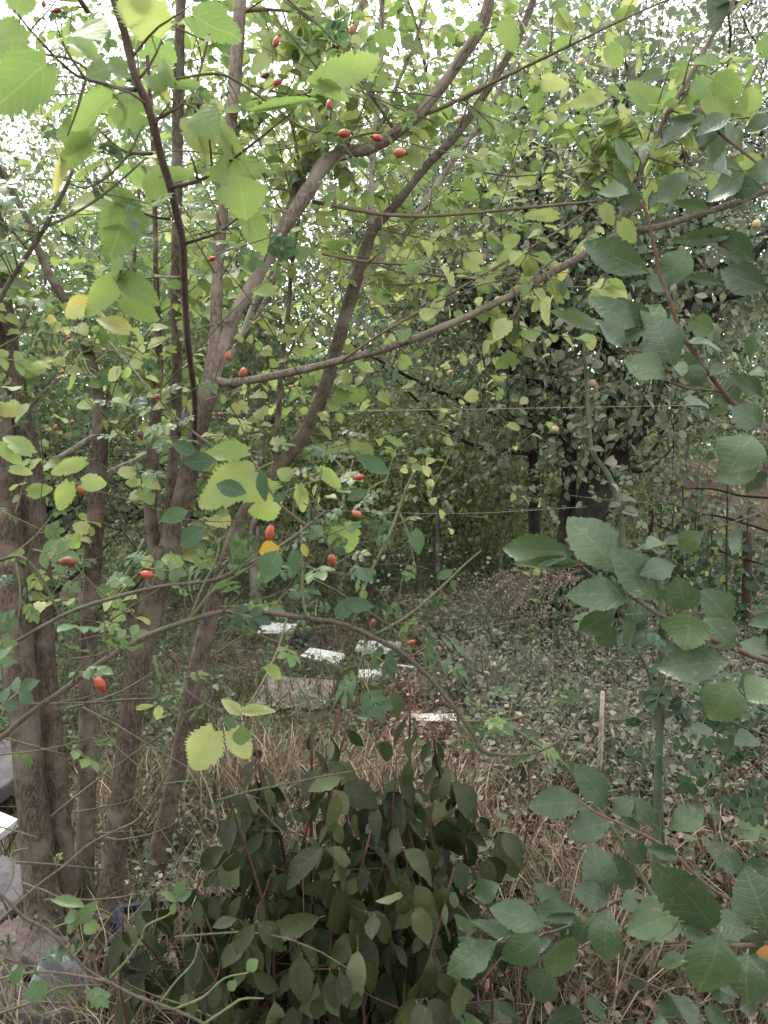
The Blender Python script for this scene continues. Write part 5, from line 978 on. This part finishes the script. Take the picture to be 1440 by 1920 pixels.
# tussocks of dry grass
def tussock(label, n_t, per, xr, yr, h, tone, mask=None, spread=.05, lean=.3, w=1.0):
    x, y = cover(n_t, xr, yr, mask); x = np.repeat(x, per) + rng.normal(0, spread, len(x) * per); y = np.repeat(y, per) + rng.normal(0, spread, len(y) * per); m = len(x)
    P = np.stack([x, y, gz(x, y) - .01], 1); tt = np.clip(rng.normal(*tone, m), 0, 1)
    o = scatter_mesh('dry_grass', T['blade'], P, up(m, lean), rng.standard_normal((m, 3)) * [1, 1, .1], rng.uniform(*h, m), w, tt, M['grass']); return tag(o, label, 'grass', kind='stuff')
tussock('tall straw coloured dry grass in the foreground behind the dark shrub', 150, 34, (-1.1, .75), (1.9, 3.2), (.12, .40), (.58, .3), w=.75, mask=lambda x, y: (noise2(x, y) > -.5) & ~((x < -.55) & (y < 2.7)))
tussock('dry grass mixed with green at the bottom of the picture', 190, 28, (-1.2, 1.4), (1.1, 2.1), (.10, .32), (.42, .3), lambda x, y: ~((x < -.45) & (rng.random(len(x)) < .75)), w=.6)
tussock('short withered grass beside the path further back', 300, 26, (-3.2, 3.0), (3.0, 8.5), (.06, .22), (.5, .28), lambda x, y: ~on_path(x, y), .09, .45, 1.4)
grass('sparse green grass blades under the mulberry', 5000, (-2.2, 1.6), (1.4, 5.0), (.08, .28), (.12, .1), 1.5, lambda x, y: ~on_path(x, y), .5, name='green_grass')
tussock('straws standing in the gaps of the dark shrub', 46, 26, (-.75, .6), (1.3, 2.0), (.22, .45), (.62, .25), None, .05, .25, .45)
# litter
x, y = cover(52000, (-3.2, 3.8), (1.2, 11.5), lambda x, y: rng.random(len(x)) < np.clip(.55 + .4 * noise2(x, y, 1.4), .12, 1)); n = len(x); P = np.stack([x, y, gz(x, y) + rng.uniform(0, .02, n)], 1)
o = scatter_mesh('leaf_litter', T['litter'], P, rng.standard_normal((n, 3)) * [1, 1, .25], up(n, .5), rng.uniform(.014, .036, n) * (1 + .06 * y), 1.0, np.clip(rng.normal(.42, .24, n), 0, 1), M['litter'])
tag(o, 'brown curled dead leaves covering the soil and the path', 'leaf litter', kind='stuff')
x, y = cover(9000, (-2.2, 2.6), (1.4, 8)); n = len(x); P = np.stack([x, y, gz(x, y) + rng.uniform(0, .05, n)], 1)
o = scatter_mesh('fallen_twigs', T['stick'], P, rng.standard_normal((n, 3)) * [1, 1, .18], up(n), rng.uniform(.08, .4, n), 1.0, rng.uniform(.2, 1, n), M['litter'])
tag(o, 'thin dry fallen twigs scattered over the ground', 'twigs', kind='stuff')
x, y = cover(9000, (-.6, 1.8), (3.0, 9.5), on_path); n = len(x); P = np.stack([x, y, gz(x, y) + rng.uniform(.01, .05, n)], 1)
tag(scatter_mesh('path_litter', T['litter'], P, rng.standard_normal((n, 3)) * [1, 1, .4], up(n, .6), rng.uniform(.025, .055, n), .8, np.clip(rng.normal(.5, .3, n), 0, 1), M['path_litter']), 'reddish brown dry leaves lying thick along the narrow path', 'leaf litter', kind='stuff')
# leafy weeds
BRD = gnd(817, 1350)
def weeds(name, label, n, per, xr, yr, h, size, tone, key='tiny', mat='weed', mask=None, stem=True, spread=.05, cat='weeds'):
    x, y = cover(n, xr, yr, mask); n = len(x); H = rng.uniform(*h, n); ln = rng.normal(0, .25, (n, 2)); base = np.stack([x, y, gz(x, y)], 1)
    t = rng.uniform(.12, 1, (n, per)); P = base[:, None, :] + np.stack([ln[:, 0:1] * H[:, None] * t, ln[:, 1:2] * H[:, None] * t, H[:, None] * t], -1)
    P = P.reshape(-1, 3) + rng.normal(0, spread, (n * per, 3)) * [1, 1, .4]; m = len(P); pt = np.repeat(rng.normal(0, .12, n), per)
    D = unit(np.stack([rng.normal(0, 1, m), rng.normal(0, 1, m), rng.normal(.1, .5, m)], 1)); N_2 = up(m, .6)
    P[:, 2] = np.maximum(P[:, 2], gz(P[:, 0], P[:, 1]) + .004)
    qx, qy, _d = project(P); kk = ~((np.hypot(P[:, 0] - BRD[0], (P[:, 1] - BRD[1]) * .55) < .2)); P, D, N_2, pt = P[kk], D[kk], N_2[kk], pt[kk]; m = len(P)
    o = scatter_mesh(name, T[key], P, D, N_2, rng.uniform(*size, m), 1.0, np.clip(rng.normal(*tone, m) + pt, 0, 1), M[mat]); tag(o, label, cat, kind='stuff')
    if stem:
        q = scatter_mesh(name.rstrip('s') + '_stems', T['stick'], base, np.stack([ln[:, 0], ln[:, 1], np.ones(n)], 1), up(n) * 0 + (1, 0, 0), H * 1.05, .8, .7, M['weed']); tag(q, 'thin stems of the ' + label, cat, kind='stuff')
weeds('grey_weeds', 'grey green dusty weeds right of the path', 1300, 30, (.35, 3.2), (2.8, 7.0), (.15, .5), (.02, .045), (.55, .2), mask=lambda x, y: (x > path_x(y) + .2 + .05 * noise2(x, y, 2)) & (noise2(x, y, 1.8) > -.35))
weeds('silvery_weeds', 'taller silvery narrow leaved weeds between path and ivy', 700, 40, (.45, 2.7), (2.9, 6.6), (.15, .55), (.025, .05), (.62, .16), key='lance', mask=lambda x, y: (x > path_x(y) + .25), spread=.035)
weeds('path_weeds', 'small weeds sprouting on the path', 240, 16, (-.3, 1.2), (3.2, 9), (.03, .16), (.02, .04), (.4, .25))
tx_, ty_ = cover(34, (.45, 2.4), (3.0, 6.4)); cx_ = np.repeat(tx_, 30) + rng.normal(0, .09, 34 * 30); cy_ = np.repeat(ty_, 30) + rng.normal(0, .09, 34 * 30); ch_ = np.repeat(rng.uniform(.28, .62, 34), 30) * rng.uniform(.3, 1, 34 * 30)
PW = np.stack([cx_, cy_, gz(cx_, cy_)], 1); PL = np.repeat(PW, 12, 0) + rng.normal(0, .035, (len(PW) * 12, 3)); PL[:, 2] = np.abs(np.repeat(ch_, 12) * rng.uniform(.15, 1, len(PL)))
tag(scatter_mesh('weed_clumps', T['tiny'], PL, rng.standard_normal((len(PL), 3)) + (0, 0, .4), rng.standard_normal((len(PL), 3)) * .6 + (0, -.3, .8), rng.uniform(.025, .055, len(PL)), 1, np.clip(rng.normal(.45, .22, len(PL)), 0, 1), M['weed']), 'knee high bushy grey green weed clumps right of the path', 'weeds', kind='stuff')
tag(scatter_mesh('weed_clump_stems', T['stick'], PW, rng.standard_normal((len(PW), 3)) * .2 + (0, 0, 1), rng.standard_normal((len(PW), 3)), ch_ * 1.1, .8, .6, M['weed']), 'thin stems of the knee high weed clumps', 'weeds', kind='stuff')
weeds('low_weeds', 'low creeping weeds between the dry grass in front', 800, 22, (-1.1, 2.3), (1.6, 3.4), (.05, .26), (.018, .04), (.35, .25))
x, y = cover(5200, (-.4, 2.4), (1.6, 7.5)); n = len(x); P = np.stack([x, y, gz(x, y)], 1)
tag(scatter_mesh('dry_stalks', T['stick'], P, up(n, .9), rng.standard_normal((n, 3)), rng.uniform(.08, .42, n), .8, rng.uniform(.3, 1, n), M['grass']), 'tangle of thin dry stalks between the weeds', 'stalks', kind='stuff')
tussock('thin bleached grass scattered among the weeds on the right', 170, 16, (.6, 2.6), (1.9, 4.6), (.12, .4), (.7, .25), None, .07, .5, .8)
weeds('broad_weeds', 'broader leaved green weeds dotted between the grey ones', 150, 22, (.2, 2.8), (2.2, 7.0), (.1, .38), (.04, .075), (.35, .2), mat='plum_leaf', key='oval')
weeds('withered_weeds', 'matted withered brown weeds in the foreground at the right', 600, 26, (.2, 2.3), (1.5, 3.6), (.04, .22), (.02, .045), (.45, .2), mat='litter')
weeds('green_weeds', 'greener weeds and seedlings left of the path', 560, 24, (-3.0, .4), (3.2, 8.5), (.1, .4), (.025, .055), (.18, .16), mat='plum_leaf', mask=lambda x, y: x < path_x(y) - .2)
weeds('far_weeds', 'tall weeds in front of the trees at the back', 800, 30, (-4.2, 4.6), (8.2, 12), (.2, .75), (.04, .08), (.4, .2), mat='plum_leaf')
weeds('fence_weeds', 'mixed green and brown weeds beyond the wire fence', 700, 26, (2.7, 6.0), (4.5, 10.5), (.15, .7), (.03, .06), (.5, .25), mat='weed')
weeds('brown_weeds', 'withered reddish brown undergrowth round the quince foot', 800, 30, (.1, 2.9), (2.6, 7.0), (.08, .3), (.02, .045), (.9, .1))
# ivy hump round the quince foot
n = 5200; v3 = unit(rng.standard_normal((n, 3))); v3[:, 2] = np.abs(v3[:, 2]); ic = np.array([1.62, 5.75, 0]); P = ic + v3 * np.array([.62, .5, .72]) * rng.uniform(.75, 1.08, (n, 1)); P[:, 2] *= .95
o = scatter_mesh('ivy', T['round'], P, rng.standard_normal((n, 3)) * .6 + (0, 0, -.7), v3 + rng.standard_normal((n, 3)) * .3 + (0, -.2, .2), rng.uniform(.03, .065, n), 1.1, np.clip(rng.normal(.45, .25, n), 0, 1), M['ivy_leaf'])
tag(o, 'dark ivy hump covering the foot of the quince tree', 'ivy', kind='stuff')
vine = Plant('hop_vine', 'yellow green lobed leaves hanging in front of the dark ivy hump', 'vine', gnd(1005, 1215), 'oval_hi', 'round', M['mulberry_leaf'], M['green_stem'], M['green_stem'])
t = vine.px_limb([(1010, 1225, 5.0, 4), (1005, 1180, 4), (1015, 1140, 4), (1000, 1100, 5.0, 3), (1020, 1070, 3)], name='stem', sides=5); vine.twigs_on(t, 16, 0, 1, (.03, .15), (1, 4), .06, up=.1, tone=(.7, .9)); vine.finish(80)
# hanging dry seed stalks
ds = Plant('dry_seed_stalks', 'drooping brownish pink dry seed stalks left of the ivy hump', 'dry plant', gnd(960, 1190), 'leaflet', 'tiny', M['litter'], M['old_board'], M['old_board'])
for i in range(26):
    b = at(rng.uniform(1010, 1100), rng.uniform(1050, 1090), 5.1); e = b + np.array([-rng.uniform(.1, .5), rng.uniform(-.2, .2), -rng.uniform(.1, .35)]); m_ = (b + e) / 2 + (0, 0, .1)
    q = np.array([[*b, .0035], [*m_, .003], [*e, .002]]); ds.limb(q, 'stem', 4, 0, k=3); qq = smooth_path(q, 14)
    for r_ in qq[6:]:
        for _ in range(3): ds.leaf(r_[:3] + rng.standard_normal(3) * .008, rng.standard_normal(3), rng.standard_normal(3), rng.uniform(.012, .024), 1, rng.uniform(.6, 1))
ds.finish(0)
# white daisy-like flowers and a few yellow ones
T['daisy'] = Tpl([(0, 0, .12)] + [(math.cos(a) * (1 if i % 2 == 0 else .55), math.sin(a) * (1 if i % 2 == 0 else .55), 0) for i, a in enumerate(np.linspace(0, 2 * math.pi, 16, endpoint=False))], [(0, 1 + i, 1 + (i + 1) % 16) for i in range(16)], [(0, 0)] * 17)
dm = T['daisy'].mesh('flower_head', M['petal'], False); ym = T['daisy'].mesh('flower_head', M['yellow_petal'], False)
for k, (px, py, nf, lab) in enumerate(((760, 1045, 12, 'white flowered fleabane at the left end of the flowering patch'), (800, 1035, 14, 'white flowered fleabane in the middle of the patch, furthest back'), (840, 1060, 12, 'white flowered fleabane right of the middle of the patch'), (790, 1085, 12, 'white flowered fleabane nearest the path'), (870, 1085, 9, 'white flowered fleabane at the right end of the patch'), (680, 1100, 9, 'white flowered fleabane left of the dark plastic bag'))):
    d = gd(py + 30); b = at(px, py + 30, d); p = Plant('fleabane', lab, 'flower', b, 'leaflet', 'lance', M['plum_leaf'], M['green_stem'], M['green_stem'], group='white flowered fleabane plants at the back of the path')
    for i in range(nf):
        e = b + np.array([rng.uniform(-.28, .28), rng.uniform(-.2, .2), rng.uniform(.2, .5)]); p.limb(np.array([[*b, .004], [*(b * .4 + e * .6 + (0, 0, .04)), .003], [*e, .002]]), 'stem', 4, 0, k=2)
        o = link(bpy.data.objects.new('flower_head', dm), p.o); o.location = tuple(e - b); r_ = rng.uniform(.016, .026); o.scale = (r_, r_, r_); o.rotation_euler = (R(rng.uniform(20, 70)), R(rng.uniform(-30, 30)), 0)
        for _ in range(7): p.leaf(b * .5 + e * .5 + rng.standard_normal(3) * .08, rng.standard_normal(3) + (0, 0, .3), up(1)[0], rng.uniform(.03, .06), 1.5, rng.uniform(.3, .7))
    p.finish(0)
for k, (px, py, lab) in enumerate(((833, 1117, 'upper yellow flower on a thin stem beside the path'), (829, 1139, 'lower small yellow flower beside the path'), (678, 1002, 'yellow flower among the leaves left of the white flowers'))):
    d = gd(py + 40); e = at(px, py, d); b = at(px + 5, py + 42, d); p = Plant('yellow_flower', lab, 'flower', b, None, None, None, None, M['green_stem']); p.limb(np.array([[*b, .004], [*((b + e) / 2), .003], [*e, .003]]), 'stem', 5, 0, k=2)
    o = link(bpy.data.objects.new('flower_head', ym), p.o); o.location = tuple(e - b); o.scale = (.025,) * 3; o.rotation_euler = (R(55), 0, 0)
